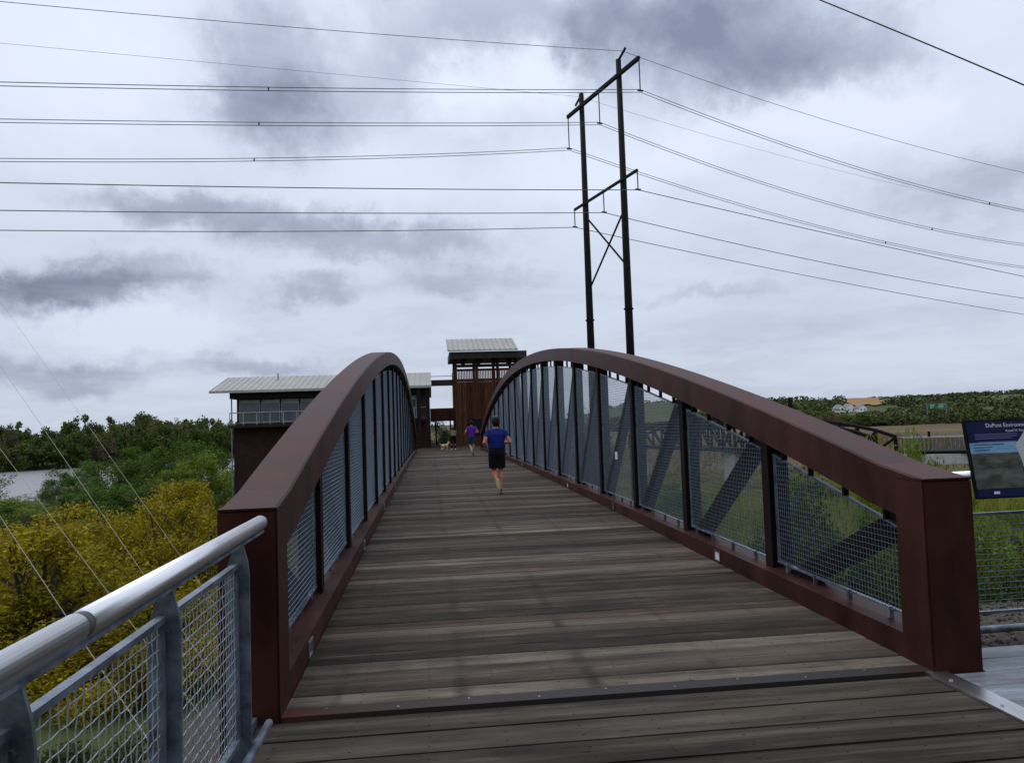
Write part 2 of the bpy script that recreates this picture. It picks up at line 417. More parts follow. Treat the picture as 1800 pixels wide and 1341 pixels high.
def ground():
    na, rr = 220, np.concatenate([[.4], np.geomspace(1.2, 9000, 190)])
    aa = np.linspace(0, 2 * math.pi, na, endpoint=False)
    A, Rr = np.meshgrid(aa, rr); X = Rr * np.sin(A); Y = Rr * np.cos(A) + 1; Z = gh(X, Y)
    v = np.stack([X, Y, Z], -1).reshape(-1, 3)
    f = []
    for i in range(len(rr) - 1):
        for j in range(na):
            j2 = (j + 1) % na; f.append((i * na + j, i * na + j2, (i + 1) * na + j2, (i + 1) * na + j))
    f.append(tuple(range(na)))
    me = bpy.data.meshes.new('ground'); me.from_pydata(v.tolist(), [], f)
    m = bpy.data.materials.new('ground'); m.use_nodes = True; t = NT(m.node_tree); b = m.node_tree.nodes['Principled BSDF']
    g = t.n('ShaderNodeNewGeometry'); P = g.outputs['Position']; sp = t.n('ShaderNodeSeparateXYZ'); t.link(P, sp.inputs[0])
    n1 = t.noise(P, .035, 6, .6); n2 = t.noise(P, .6, 5, .65); n3 = t.noise(t.vmath('MULTIPLY', P, (.25, 1, 1)), .012, 5, .6); n4 = t.noise(P, 28., 3, .6)
    green = t.mix(n2.outputs[0], (.03, .045, .012), (.10, .115, .03))
    marsh = t.ramp(n3.outputs[0], [(.3, (.085, .062, .034)), (.45, (.16, .105, .052)), (.55, (.10, .075, .04)), (.7, (.19, .115, .062))])
    marsh = t.mix(t.ramp(n1.outputs[0], [(.42, .7), (.56, 0.)]), marsh, (.075, .062, .034))
    fac = t.math('ADD', t.math('MULTIPLY', sp.outputs[1], .008), t.math('MULTIPLY', sp.outputs[0], .002)); fac = t.math('ADD', fac, t.math('MULTIPLY', n1.outputs[0], .9))
    rl = t.ramp(sp.outputs[0], [(0., 0.), (1., 1.)])
    c = t.mix(t.math('MULTIPLY', t.ramp(t.math('MULTIPLY', fac, .5), [(.55, 0.), (.72, 1.)]), rl), green, marsh)
    hillm = t.ramp(t.math('MULTIPLY', t.math('ADD', sp.outputs[2], 4.), .05), [(.0, 0.), (.25, 1.)])
    c = t.mix(t.math('MULTIPLY', hillm, t.ramp(t.math('MULTIPLY', t.vmath('LENGTH', P), .002), [(.5, 0.), (.7, 1.)])), c, t.mix(n3.outputs[0], (.045, .070, .022), (.085, .105, .034)))
    gr = t.ramp(n4.outputs[0], [(.3, (.035, .028, .022)), (.6, (.10, .083, .068)), (.75, (.20, .185, .165))])
    near = t.ramp(t.math('MULTIPLY', t.vmath('LENGTH', P), .05), [(.42, 1.), (.60, 0.)])
    c = t.mix(near, c, gr)
    t.link(c, b.inputs['Base Color']); b.inputs['Roughness'].default_value = .95; b.inputs['Specular IOR Level'].default_value = .15
    bp = t.n('ShaderNodeBump'); bp.inputs['Strength'].default_value = .6; bp.inputs['Distance'].default_value = .3; t.link(n2.outputs[0], bp.inputs['Height']); t.link(bp.outputs[0], b.inputs['Normal'])
    MATS['ground'] = m
    struct(obj('ground', me, 'ground', None, True))


ground()


def water_mat(name, col):
    m = bpy.data.materials.new(name); m.use_nodes = True; t = NT(m.node_tree); b = m.node_tree.nodes['Principled BSDF']
    g = t.n('ShaderNodeNewGeometry'); nz = t.noise(t.vmath('MULTIPLY', g.outputs['Position'], (1, .5, 1)), 1.2, 5, .6)
    b.inputs['Base Color'].default_value = (*col, 1); b.inputs['Roughness'].default_value = .36; b.inputs['IOR'].default_value = 1.33
    bp = t.n('ShaderNodeBump'); bp.inputs['Strength'].default_value = .35; bp.inputs['Distance'].default_value = .15; t.link(nz.outputs[0], bp.inputs['Height']); t.link(bp.outputs[0], b.inputs['Normal'])
    MATS[name] = m


water_mat('water', (.24, .235, .24))
mb = MB(); mb.add([(-20, 95, -7.3), (-20, 330, -7.3), (-700, -180, -7.3), (-700, -415, -7.3)], [(0, 1, 2, 3)])
struct(mb.build('river', 'water', fix=False))
mb = MB(); pts = []
top = [(236, 408), (262, 425), (300, 432), (340, 440), (420, 452)]
for i, (x, y) in enumerate(top): pts.append((x, y))
bot = [(430, 425), (345, 408), (300, 404), (262, 402), (240, 401)]
zc_ = float(gh(np.array([p[0] for p in top + bot]), np.array([p[1] for p in top + bot])).max()) + .05
mb.add([(x, y, zc_) for x, y in top + bot], [tuple(range(10))])
struct(mb.build('creek', 'water', fix=False))

# ------------------------------------------------------------------ arch bridge
XL, XR, Y0, SP, NP = -.907, 3.105, 4.614, 2.45, 18
CW = .33                                   # width of the arch tubes
YB = Y0 + NP * SP + .2                     # far end
LB = YB - Y0


def dz(y):                                 # deck camber
    s = min(1, max(0, (y - Y0) / LB)); return .12 * 4 * s * (1 - s)


def az_(y):                                # top of the arch tube
    s = min(1, max(0, (y - Y0 - .18) / (LB - .36))); return 1.205 + 2.59 * 4 * s * (1 - s)


bridge = empty('arch_footbridge', (1.1, Y0, 0))
tag(bridge, 'rust brown steel arch footbridge with weathered timber deck and wire mesh sides', 'footbridge')

for side, xi in ((-1, XL), (1, XR)):
    x0, x1 = sorted((xi, xi + side * CW))
    # arch tube, swept along the parabola
    mb = MB(); n = 96; rings = []
    for i in range(n + 1):
        y = Y0 + .02 + (LB - .04) * i / n; z = az_(y)
        dy = .01; sl_ = (az_(y + dy) - az_(y - dy)) / (2 * dy); nl = math.hypot(1, sl_); nx, nz_ = -sl_ / nl, 1 / nl
        if i in (0, n): nx, nz_ = 0, 1
        dd = .30
        c = .012
        ring = [(x0 + c, 0), (x1 - c, 0), (x1, -c), (x1, -dd), (x0, -dd), (x0, -c)]
        rings.append([(x, y + h * nx, z + h * nz_) for x, h in ring])
    k = len(rings[0]); vsx = [p for r in rings for p in r]
    fs = [(i * k + j, i * k + (j + 1) % k, (i + 1) * k + (j + 1) % k, (i + 1) * k + j) for i in range(n) for j in range(k)] + [tuple(range(k)), tuple(n * k + j for j in range(k))]
    mb.add(vsx, fs); mb.build('arch_tube', 'corten', bridge)
    for fr_ in (.27, .73):
        yy = Y0 + LB * fr_; sl_ = (az_(yy + .01) - az_(yy - .01)) / .02; d_ = Vector((0, 1, sl_)).normalized(); n_ = Vector((0, -d_.z, d_.y)); c_ = Vector(((x0 + x1) / 2, yy, az_(yy))) - n_ * .15
        MB().bar(c_ - d_ * .006, c_ + d_ * .006, CW + .008, .308, up=n_).build('weld_seam', 'corten', bridge)
    for ye in (Y0, YB - .32):
        MB().box((x0 - .004, ye, -.32), (x1 + .004, ye + .32, 1.205 - .012)).build('end_post', 'corten', bridge, bevel=.012)
        MB().box((x0 - .006, ye - .004, 1.194), (x1 + .006, ye + .3, 1.206)).build('cap_plate', 'corten', bridge, bevel=.004)
    # bottom tube = kerb
    mb = MB(); n = 40; k = 4
    vsx = []
    for i in range(n + 1):
        y = Y0 + .3 + (LB - .6) * i / n; b0 = dz(y)
        vsx += [(x0 + .002, y, b0 - .25), (x1 - .002, y, b0 - .25), (x1 - .002, y, b0 + .16), (x0 + .002, y, b0 + .16)]
    mb.add(vsx, [(i * k + j, i * k + (j + 1) % k, (i + 1) * k + (j + 1) % k, (i + 1) * k + j) for i in range(n) for j in range(k)])
    mb.build('kerb_tube', 'corten', bridge)
    xm = xi + side * .10; xo = xi + side * .30
    for i in range(1, NP):                 # H-section posts
        y = Y0 + .12 + i * SP; zb = dz(y) + .155; zt = az_(y) - .27
        m_ = MB(); a, b = sorted((xm, xm + side * .014)); m_.box((a, y - .075, zb), (b, y + .075, zt))
        a, b = sorted((xo - side * .014, xo)); m_.box((a, y - .075, zb), (b, y + .075, zt))
        a, b = sorted((xm + side * .014, xo - side * .014)); m_.box((a, y - .005, zb), (b, y + .005, zt))
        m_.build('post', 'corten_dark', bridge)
    for i in range(NP):                    # raking diagonals, top at the end nearer the abutment
        ya, yb_ = Y0 + .12 + i * SP, Y0 + .12 + (i + 1) * SP
        if i >= NP // 2: ya, yb_ = yb_, ya
        m_ = MB().bar((xi + side * .225, ya, az_(ya) - .15), (xi + side * .225, yb_, dz(yb_) - .05), .17, .12, up=(1, 0, 0))
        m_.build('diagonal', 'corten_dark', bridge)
    # mesh infill panels
    for i in range(NP):
        ya = Y0 + .12 + i * SP + (.26 if i == 0 else .095); yb_ = Y0 + .12 + (i + 1) * SP - (.30 if i == NP - 1 else .095)
        xp = xi + side * .155
        ta, tb = az_(ya) - .455, az_(yb_) - .455
        ba, bb = dz(ya) + .225, dz(yb_) + .225
        panel = empty('mesh_panel', Vector((xp, (ya + yb_) / 2, ba)) - wloc(bridge)); panel.parent = bridge
        fr = .018
        m_ = MB()
        for p, q in (((ya, ba), (yb_, bb)), ((ya, ta), (yb_, tb))): m_.bar((xp, p[0], p[1]), (xp, q[0], q[1]), .03, fr)
        m_.bar((xp, ya + fr / 2, ba + .009), (xp, ya + fr / 2, ta - .009), .028, fr, up=(1, 0, 0)); m_.bar((xp, yb_ - fr / 2, bb + .009), (xp, yb_ - fr / 2, tb - .009), .028, fr, up=(1, 0, 0))
        m_.build('frame', 'galv', panel)
        wm = MB(); pit = .042; wr = .0026 if i < 6 else .0024
        y = ya + pit
        while y < yb_ - .02:
            s = (y - ya) / (yb_ - ya); wm.tube([(xp + side * .002, y, ba + (bb - ba) * s), (xp + side * .002, y, ta + (tb - ta) * s)], wr, 3, False); y += pit
        z = max(ba, bb) + pit * .6; zt = max(ta, tb)
        while z < zt - .01:
            lo, hi = ya, yb_
            if z > ta and tb != ta: lo = max(lo, ya + (yb_ - ya) * (z - ta) / (tb - ta))
            if z > tb and tb != ta: hi = min(hi, ya + (yb_ - ya) * (z - ta) / (tb - ta))
            if hi - lo > .02: wm.tube([(xp - side * .003, lo, z), (xp - side * .003, hi, z)], wr, 3, False)
            z += pit
        wmo = wm.build('wire_mesh', 'wire', panel, fix=False); wmo['kind'] = 'stuff'
        for q in (.14, .40, .66, .9):
            y = ya + (yb_ - ya) * q; zt = ta + (tb - ta) * q; zb = ba + (bb - ba) * q
            MB().box((xp - .02, y - .016, zt), (xp + .02, y + .016, zt + .17)).build('clip', 'corten_dark', panel)
            if i < 9:
                MB().box((xp - .028, y - .012, zb - .07), (xp + .004, y + .012, zb + .014)).build('clip', 'galv', panel)
    # recessed lights in the kerb
    for y in ([8.28, 13.15, 17.6, 22.0, 26.5, 31.] if side > 0 else [5.75, 10.26, 14.7, 19.2]):
        zc = dz(y) + .075; xf = xi
        lit = empty('kerb_light', Vector((xf, y, zc)) - wloc(bridge)); lit.parent = bridge
        a, b = sorted((xf, xf - side * .010))
        fm = MB(); t_ = .016; hy, hz = .085, .058
        fm.box((a, y - hy, zc - hz), (b, y + hy, zc - hz + t_)).box((a, y - hy, zc + hz - t_), (b, y + hy, zc + hz)).box((a, y - hy, zc - hz + t_), (b, y - hy + t_, zc + hz - t_)).box((a, y + hy - t_, zc - hz + t_), (b, y + hy, zc + hz - t_))
        fm.build('frame', 'bronze_frame' if side > 0 else 'bolt', lit)
        a, b = sorted((xf, xf - side * .004))
        MB().box((a, y - hy + t_, zc - hz + t_), (b, y + hy - t_, zc + hz - t_)).build('lens', 'lens' if (side > 0 and y in (8.28, 17.6, 26.5)) else 'lens_dark', lit)
    # small notice tied to the mesh on the far side of the walk
    if side > 0:
        MB().box((xi + .135, 13.27, 1.0 - .055), (xi + .139, 13.44, 1.0 + .075)).build('notice_card', 'white_paint', bridge)

# deck boards, each one loose
PW = .2
for v in range(3):
    pass
pm = []
for v in range(4):
    bm = bmesh.new(); bmesh.ops.create_cube(bm, size=1)
    for q in bm.verts: q.co = Vector((q.co.x * (XR - XL - .012), q.co.y * (PW - .009 + .002 * (v % 2)), q.co.z * .05 - .025))
    bmesh.ops.bevel(bm, geom=[e for e in bm.edges if e.calc_face_angle(0) > .5 and abs(e.verts[0].co.x - e.verts[1].co.x) > 1], offset=.006, segments=1, affect='EDGES')
    me = bpy.data.meshes.new('plank'); bm.to_mesh(me); bm.free(); me.materials.append(MATS['deck_plank']); pm.append(me)
y = Y0 + .150 + PW / 2; k = 0
while y < YB - .16:
    o = obj('plank', pm[k % 4], None, bridge); o.location = Vector(((XL + XR) / 2, y, dz(y) + rnd.uniform(-.003, .002))) - wloc(bridge)
    o.rotation_euler = (math.atan((dz(y + .1) - dz(y - .1)) / .2) + rnd.uniform(-.012, .012), rnd.uniform(-.0006, .0006), rnd.uniform(-.0007, .0007))
    y += PW; k += 1
tp = MB().box((XL - .001 + .004, Y0 + .02, -.03), (XR - .004, Y0 + .145, .003)).build('threshold_plate', 'threshold', bridge)
for i in range(10):
    x = XL + .25 + i * .42; bo = MB(); bo.tube([(x, Y0 + .11 - .05 * (i % 2), .002), (x, Y0 + .11 - .05 * (i % 2), .008)], .007, 8); bo.build('bolt', 'bolt', tp)

# ------------------------------------------------------------------ near platform
plat = empty('platform', (0, 2, 0)); struct(plat)
XP0, XP1 = -1.02, 3.045
NW = .285
npm = []
for v in range(4):
    bm = bmesh.new(); bmesh.ops.create_cube(bm, size=1)
    for q in bm.verts: q.co = Vector((q.co.x * (XP1 - XP0 - .006), q.co.y * (NW - .008 + .003 * (v % 2)), q.co.z * .05 - .025))
    bmesh.ops.bevel(bm, geom=[e for e in bm.edges if e.calc_face_angle(0) > .5 and abs(e.verts[0].co.x - e.verts[1].co.x) > 1], offset=.009, segments=2, affect='EDGES')
    me = bpy.data.meshes.new('plank'); bm.to_mesh(me); bm.free(); me.materials.append(MATS['near_plank']); npm.append(me)
y = Y0 - .006 - NW / 2; k = 0
while y > -2.2:
    o = obj('plank', npm[k % 4], None, plat); o.location = Vector(((XP0 + XP1) / 2, y, -.012 + rnd.uniform(-.003, .002))) - wloc(plat)
    o.rotation_euler = (rnd.uniform(-.01, .01), 0, rnd.uniform(-.0006, .0006)); y -= NW; k += 1
# metal edge strip and the pale boards to the right of it
st = MB().box((XP1 + .004, -2.2, -.05), (XP1 + .14, Y0 + .02, .003)).build('edge_strip', 'stainless', plat)
for i in range(7):
    yy = 4.45 - i * .42; bo = MB(); bo.tube([(XP1 + .05, yy, .002), (XP1 + .05, yy, .009)], .010, 8); bo.build('bolt', 'bolt', st)
bpm = []
bm = bmesh.new(); bmesh.ops.create_cube(bm, size=1)
for q in bm.verts: q.co = Vector((q.co.x * 2.9, q.co.y * .222, q.co.z * .05 - .025))
bmesh.ops.bevel(bm, geom=[e for e in bm.edges if e.calc_face_angle(0) > .5 and abs(e.verts[0].co.x - e.verts[1].co.x) > 1], offset=.006, segments=1, affect='EDGES')
bme = bpy.data.meshes.new('plank'); bm.to_mesh(bme); bm.free(); bme.materials.append(MATS['board_pale'])
y = Y0 - .122 + 2 * .230
while y > -2:
    o = obj('plank', bme, None, plat); xx = XP1 + .145 + 1.45
    if y > Y0 - .1: xx = XR + CW + .012 + 1.45
    o.location = Vector((xx, y, -.014 + rnd.uniform(-.002, .001))) - wloc(plat); y -= .230
# joists below so that nothing floats
jb = MB()
for x in (-.9, .2, 1.2, 2.2, 2.95): jb.box((x - .04, -2.2, -.24), (x + .04, Y0 - .02, -.067))
for x in (3.3, 4.6, 5.8): jb.box((x - .04, -2.2, -.24), (x + .04, Y0 - .05, -.069))
jb.build('joist', 'timber_dark', plat)


# ------------------------------------------------------------------ railings
def crimp_panel(parent, p0, u, length, z0, z1, pit, fr=.02, crimp=True, nrm=Vector((1, 0, 0)), mt='galv', mw='wire_bright'):
    """woven wire panel standing on the line p0 + u*t"""
    pan = empty('mesh_panel', Vector(p0) + u * (length / 2) + Vector((0, 0, z0)) - wloc(parent)); pan.parent = parent
    p0 = Vector(p0); up = Vector((0, 0, 1))
    P = lambda t, z, d=0.: p0 + u * t + up * z + nrm * d
    f_ = MB()
    f_.bar(P(0, z1), P(length, z1), .034, .022); f_.bar(P(0, z0), P(length, z0), .034, .022)
    f_.bar(P(.011, z0 + .011), P(.011, z1 - .011), .032, .022, up=nrm); f_.bar(P(length - .011, z0 + .011), P(length - .011, z1 - .011), .032, .022, up=nrm)
    f_.build('frame', mt, pan)
    wm = MB(); a = .0022 if crimp else 0
    nv = max(2, int(length / pit)); nh = max(2, int((z1 - z0) / pit))
    for i in range(1, nv):
        t = length * i / nv; pts = [P(t + (.35 * a if j % 2 else -.35 * a), z0 + (z1 - z0) * j / nh, a * (1 if (i + j) % 2 else -1)) for j in range(nh + 1)] if crimp else [P(t, z0), P(t, z1)]
        wm.tube(pts, .0022, 4, False)
    for j in range(1, nh):
        z = z0 + (z1 - z0) * j / nh; pts = [P(length * i / nv, z, a * (-1 if (i + j) % 2 else 1)) for i in range(nv + 1)] if crimp else [P(0, z, .004), P(length, z, .004)]
        wm.tube(pts, .0022, 4, False)
    wo_ = wm.build('wire_mesh', mw, pan, fix=False, smooth=True); wo_['kind'] = 'stuff'
    return pan


rail = empty('handrail_fence', (-1.0, 2.0, 0))
tag(rail, 'galvanised railing with round stainless handrail and crimped wire panels at the left', 'railing')
XRL, ZR = -.955, 1.145
MB().tube([(XRL, 2.235, ZR), (XRL, 4.42, ZR)], .0385, 24).build('handrail', 'stainless', rail, True)
MB().tube([(XRL, -2.0, ZR), (XRL, 2.185, ZR)], .0385, 24).build('handrail', 'stainless', rail, True)
MB().tube([(XRL, 2.186, ZR), (XRL, 2.234, ZR)], .0335, 24).build('collar', 'rubber', rail, True)
MB().box((XRL - .02, -2.0, ZR - .055), (XRL + .02, 4.42, ZR - .043)).build('under_bar', 'galv', rail)
ps = [-1.2, -.16, .88, 1.92, 2.96, 4.02]
for y in ps:
    m_ = MB(); prof = [(-1.045, -.35), (-.925, -.35), (-.925, .93), (-.932, 1.0), (-.945, 1.05), (-.955, ZR - .058), (-.985, ZR - .058), (-1.02, 1.02), (-1.045, .94)]
    m_.poly([(x, y - .007, z) for x, z in prof], (0, .014, 0)); po = m_.build('post', 'galv', rail)
    for z in (.93, .42): bo = MB(); bo.tube([(-.975, y - .007, z), (-.975, y - .017, z)], .013, 8); bo.build('bolt', 'galv', po)
for a, b in zip(ps[:-1], ps[1:]):
    crimp_panel(rail, (-.985, a + .05, 0), Vector((0, 1, 0)), b - a - .075, .14, .985, .047)
m_ = MB().tube([(-.90, -2., .10), (-.90, 4.30, .10)], .021, 12); m_.build('lower_rail', 'galv', rail, True)
MB().box((-1.055, -2.2, -.36), (-1.026, Y0 - .02, .03)).build('edge_plate', 'galv', rail)

rr_ = empty('mesh_railing', (5.5, 5.8, -.2))
tag(rr_, 'dark mesh railing on the gravel carrying the navy information board', 'railing')
MB().tube([(3.95, 5.80, 1.10), (9.0, 5.95, 1.10)], .0385, 18).build('handrail', 'stainless', rr_, True)
for x in (4.02, 5.02, 6.2, 7.4, 8.6):
    yy = 5.8 + .03 * (x - 3.95)
    MB().poly([(x - .007, yy - .05, -.4), (x - .007, yy + .05, -.4), (x - .007, yy + .05, .93), (x - .007, yy, 1.06), (x - .007, yy - .05, .93)], (.014, 0, 0)).build('post', 'galv', rr_)
uu = Vector((1, .03, 0)).normalized()
for a, b in ((4.02, 5.02), (5.02, 6.2), (6.2, 7.4), (7.4, 8.6)):
    crimp_panel(rr_, Vector((a + .03, 5.8 + .03 * (a - 3.92), 0)), uu, b - a - .06, .01, .79, .045, nrm=Vector((0, 1, 0)), mw='wire')
MB().tube([(3.9, 5.72, -.10), (9.0, 5.87, -.10)], .03, 12).build('lower_rail', 'galv', rr_, True)

# information board, tilted back on the railing
sg = empty('information_board', (4.75, 5.64, -.2)); tag(sg, 'tilted navy information board with photo and map beside the right end post', 'sign')
sw, sh = 1.22, .60; tilt = R_(9)
SB = Vector((4.265, 5.66, .940)); su = Vector((1, .03, 0)).normalized(); sv = Vector((-.03 * math.sin(tilt), math.sin(tilt), math.cos(tilt))).normalized(); sn = su.cross(sv).normalized()


def SP_(a, b, d=0.): return SB + su * a + sv * b + sn * d


def plate(a0, b0, a1, b1, d0, d1, name, m, parent):
    ps_ = [SP_(a0, b0, d0), SP_(a1, b0, d0), SP_(a1, b1, d0), SP_(a0, b1, d0)]
    return MB().poly(ps_, sn * (d1 - d0)).build(name, m, parent)


plate(-.012, -.012, sw + .012, sh + .012, -.03, -.002, 'frame', 'black_steel', sg)
face = plate(0, 0, sw, sh, -.0015, .001, 'face_panel', 'sign_navy', sg)
plate(.0, .345, sw, .43, .001, .0022, 'sky_print', 'sign_sky', face)
plate(.0, .065, .43, .345, .001, .0024, 'photo_print', 'sign_photo', face)
mp = [(.40, .40), (.52, .53), (.9, .55), (1.05, .4), (1.05, .07), (.46, .07), (.43, .30)]
MB().poly([SP_(a, b, .0024) for a, b in mp], sn * .0012).build('map_print', 'sign_map', face)
wp = [(.47, .30), (.50, .345), (.60, .33), (.74, .37), (.90, .33), (.90, .30), (.74, .335), (.60, .30), (.52, .315), (.50, .27), (.465, .265)]
MB().poly([SP_(a, b, .0038) for a, b in wp], sn * .0006).build('map_river', 'sign_water', face)


def text(body, a, b, size, m, name, d=.0016):
    cu = bpy.data.curves.new(name, 'FONT'); cu.body = body; cu.size = size; cu.extrude = .0002
    to = bpy.data.objects.new('t', cu); COL.objects.link(to)
    dg = bpy.context.evaluated_depsgraph_get(); me = bpy.data.meshes.new_from_object(to.evaluated_get(dg)); bpy.data.objects.remove(to)
    org = SP_(a, b, d) - wloc(face)
    for v in me.vertices: v.co = org + su * v.co.x + sv * v.co.y + sn * v.co.z
    me.materials.clear(); obj(name, me, m, face)


text('DuPont Environmental Education Center', .17, .552, .046, 'sign_white', 'title_lettering')
text('Russell W. Peterson Urban Wildlife Refuge', .34, .512, .026, 'sign_white', 'subtitle_lettering')
for i in range(6):
    zz_ = .492 - i * .0165 - (.012 if i > 2 else 0)
    x0_ = .06 if i != 3 else .08
    plate(x0_, zz_, (.44, .435, .38, .42, .425, .30)[i], zz_ + .007, .001, .0016, 'text_line', 'sign_lilac', face)
for i in range(3): plate(.03, .410 - i * .022, (.30, .20, .17)[i], .416 - i * .022, .0022, .0028, 'text_line', 'sign_navy', face)
plate(.14, .022, .19, .042, .001, .0018, 'emblem', 'sign_white', face)
for x in (4.78, 5.25):
    MB().bar((x, 5.74, -.35), (x, 5.74, .98), .05, .05).bar((x, 5.74, .96), (x, 5.70, 1.05), .045, .045).build('support_post', 'black_steel', sg)

# ------------------------------------------------------------------ education building
bl = empty('brick_building', (-7.5, 60, -6)); tag(bl, 'dark brick building with pale ribbed metal roof, window band and balcony', 'building')
BX0, BX1, BY = -14.5, -.35, 58.8
# ground storey of brick with raised courses
MB().box((BX0, BY, -7), (BX1, 70, 1.95)).build('wall', 'brick', bl)
for i in range(30):
    z = -3.2 + i * .17
    MB().box((BX0 - .012, BY - .012, z), (BX1 - .2, BY + .003, z + .10)).build('brick_course', 'brick', bl)
wl = MB().box((BX0 + .15, BY + .35, 1.96), (BX1, 69.5, 4.62)).build('upper_wall', 'fascia', bl)
MB().box((BX0 - .1, 57.6, 1.93), (BX1, BY + .345, 2.12)).build('balcony_floor', 'timber_dark', bl)
MB().box((BX0 - .05, 57.9, 4.06), (BX1 + .1, 69, 4.50)).build('soffit', 'soffit', bl)
x = BX0 + .35; k = 0
while x < BX1 - 1.2:
    wd = (1.5, 1.35, 1.3, 1.25)[k % 4]; fy = BY + .34
    win = MB(); t_ = .05
    win.box((x, fy - .06, 2.3), (x + t_, fy, 4.0)).box((x + wd - t_, fy - .06, 2.3), (x + wd, fy, 4.0)).box((x + t_, fy - .06, 3.95), (x + wd - t_, fy, 4.0)).box((x + t_, fy - .06, 2.3), (x + wd - t_, fy, 2.36))
    wo2 = win.build('window', 'window_frame', bl)
    MB().box((x + t_, fy - .03, 2.36), (x + wd - t_, fy - .01, 3.95)).build('pane', 'window_glass', wo2)
    if k % 4 != 3 or k == 3: MB().box((x + t_ + .03, fy - .045, 3.78 - .05 * (k % 3)), (x + wd - t_ - .03, fy - .032, 3.95)).build('blind', 'blind', wo2)
    x += wd + .10; k += 1
bal = empty('balcony_railing', Vector((-7.5, 57.7, 2.1)) - wloc(bl)); bal.parent = bl
MB().tube([(BX0, 57.7, 3.02), (BX1, 57.7, 3.02)], .038, 8).build('handrail', 'roof_metal', bal)
x = BX0
while x < BX1:
    MB().box((x - .025, 57.68, 2.12), (x + .025, 57.72, 3.0)).build('baluster', 'roof_metal', bal); x += .95
MB().tube([(BX0 + .02, 57.70, 2.25), (BX1, 57.70, 2.25)], .02, 6).build('lower_rail', 'galv', bal)
# standing seam roof
rf = empty('roof', Vector((-7.5, 60, 4.6)) - wloc(bl)); rf.parent = bl
EY, EZ, RY, RZ = 57.0, 4.62, 62.2, 5.92
RX0, RX1 = -15.75, .12
MB().hexa([(RX0, EY, EZ - .10), (RX1, EY, EZ - .10), (RX1, RY, RZ - .16), (RX0, RY, RZ - .16), (RX0, EY, EZ), (RX1, EY, EZ), (RX1, RY, RZ), (RX0, RY, RZ)]).build('sheet', 'roof_metal', rf)
MB().hexa([(RX0, RY + .002, RZ - .16), (RX1, RY + .002, RZ - .16), (RX1, 71, 4.2), (RX0, 71, 4.2), (RX0, RY + .002, RZ), (RX1, RY + .002, RZ), (RX1, 71, 4.4), (RX0, 71, 4.4)]).build('sheet', 'roof_metal', rf)
x = RX0 + .05
while x < RX1:
    MB().hexa([(x, EY, EZ + .001), (x + .045, EY, EZ + .001), (x + .045, RY, RZ + .001), (x, RY, RZ + .001), (x, EY, EZ + .03), (x + .045, EY, EZ + .03), (x + .045, RY, RZ + .03), (x, RY, RZ + .03)]).build('seam', 'roof_metal', rf); x += .44
MB().box((RX0, EY - .04, EZ - .17), (RX1, EY - .003, EZ + .01)).build('gutter', 'roof_metal', rf)
MB().tube([(-11.6, 60.6, 5.4), (-11.6, 60.6, 6.05)], .045, 8).build('vent_pipe', 'galv', bl)
MB().tube([(BX0 - .12, 58.3, 4.5), (BX0 - .1, 58.65, 4.1), (BX0 - .1, 58.65, -6.6)], .05, 8).build('downpipe', 'galv', bl)
for x in (-.33, -1.0): MB().box((x, 57.2, -.3), (x + .3, 57.5, 4.5)).build('column', 'corten_dark', bl)
MB().box((-1.9, 55.5, -6.5), (-1.5, 56.0, -.1)).build('support', 'concrete', bl)

# slatted tower with its own roof
tw = empty('slatted_tower', (4.4, 62, -6)); tag(tw, 'tall brown slatted tower with small pale metal roof beyond the bridge', 'tower')
TX0, TX1, TY0, TY1 = 1.93, 6.9, 60.0, 64.2
for x in (TX0, TX0 + 1.66, TX0 + 3.3, TX1 - .25):
    MB().box((x, TY0, -6.5), (x + .22, TY0 + .22, 6.72)).build('corner_post', 'timber_dark', tw)
    MB().box((x, TY1 - .22, -6.5), (x + .22, TY1, 6.72)).build('corner_post', 'timber_dark', tw)
for z in (6.08, 4.95, 2.6, .2):
    MB().box((TX0 - .02, TY0 - .03, z), (TX1 + .02, TY0 - .001, z + .24)).build('band', 'timber_dark', tw)
    MB().box((TX0 - .02, TY1 + .001, z), (TX1 + .02, TY1 + .03, z + .20)).build('band', 'timber_dark', tw)
sm = MB(); x = TX0 + .02
while x < TX1 - .05:
    if True:
        top_ = 5.9 if True else 5.0
        sm.box((x, TY0 - .065, -2.), (x + .085, TY0 - .032, 5.95))
    x += .125
so_ = sm.build('slat_screen', 'timber_slat', tw, fix=False); so_['kind'] = 'stuff'
sm = MB(); y = TY0 + .02
while y < TY1:
    sm.box((TX0 - .06, y, -2.), (TX0 - .03, y + .085, 5.95)); sm.box((TX1 + .03, y, -2.), (TX1 + .06, y + .085, 5.95)); y += .125
so_ = sm.build('slat_screen', 'timber_slat', tw, fix=False); so_['kind'] = 'stuff'
MB().box((TX0 + .25, TY0 + .24, -6.), (TX1 - 1.6, TY0 + .34, 4.95)).build('inner_wall', 'timber_dark', tw)
MB().box((TX0 + .25, TY1 - .6, -6.), (TX1 - 1.6, TY1 - .5, 4.95)).build('inner_wall', 'timber_dark', tw)
for x in (TX0 + .55, TX0 + 1.75, TX0 + 2.95, TX0 + 4.1):
    MB().poly([(x, TY0 + .02, 6.32), (x + .3, TY0 + .02, 6.32), (x + .5, TY0 + .02, 6.72), (x, TY0 + .02, 6.72)], (0, .1, 0)).build('bracket', 'timber_dark', tw)
trf = empty('roof', Vector((4.4, 61, 6.7)) - wloc(tw)); trf.parent = tw
MB().box((1.55, TY0 - 1.0, 6.70), (7.55, TY1 + .2, 7.22)).build('fascia', 'fascia', trf)
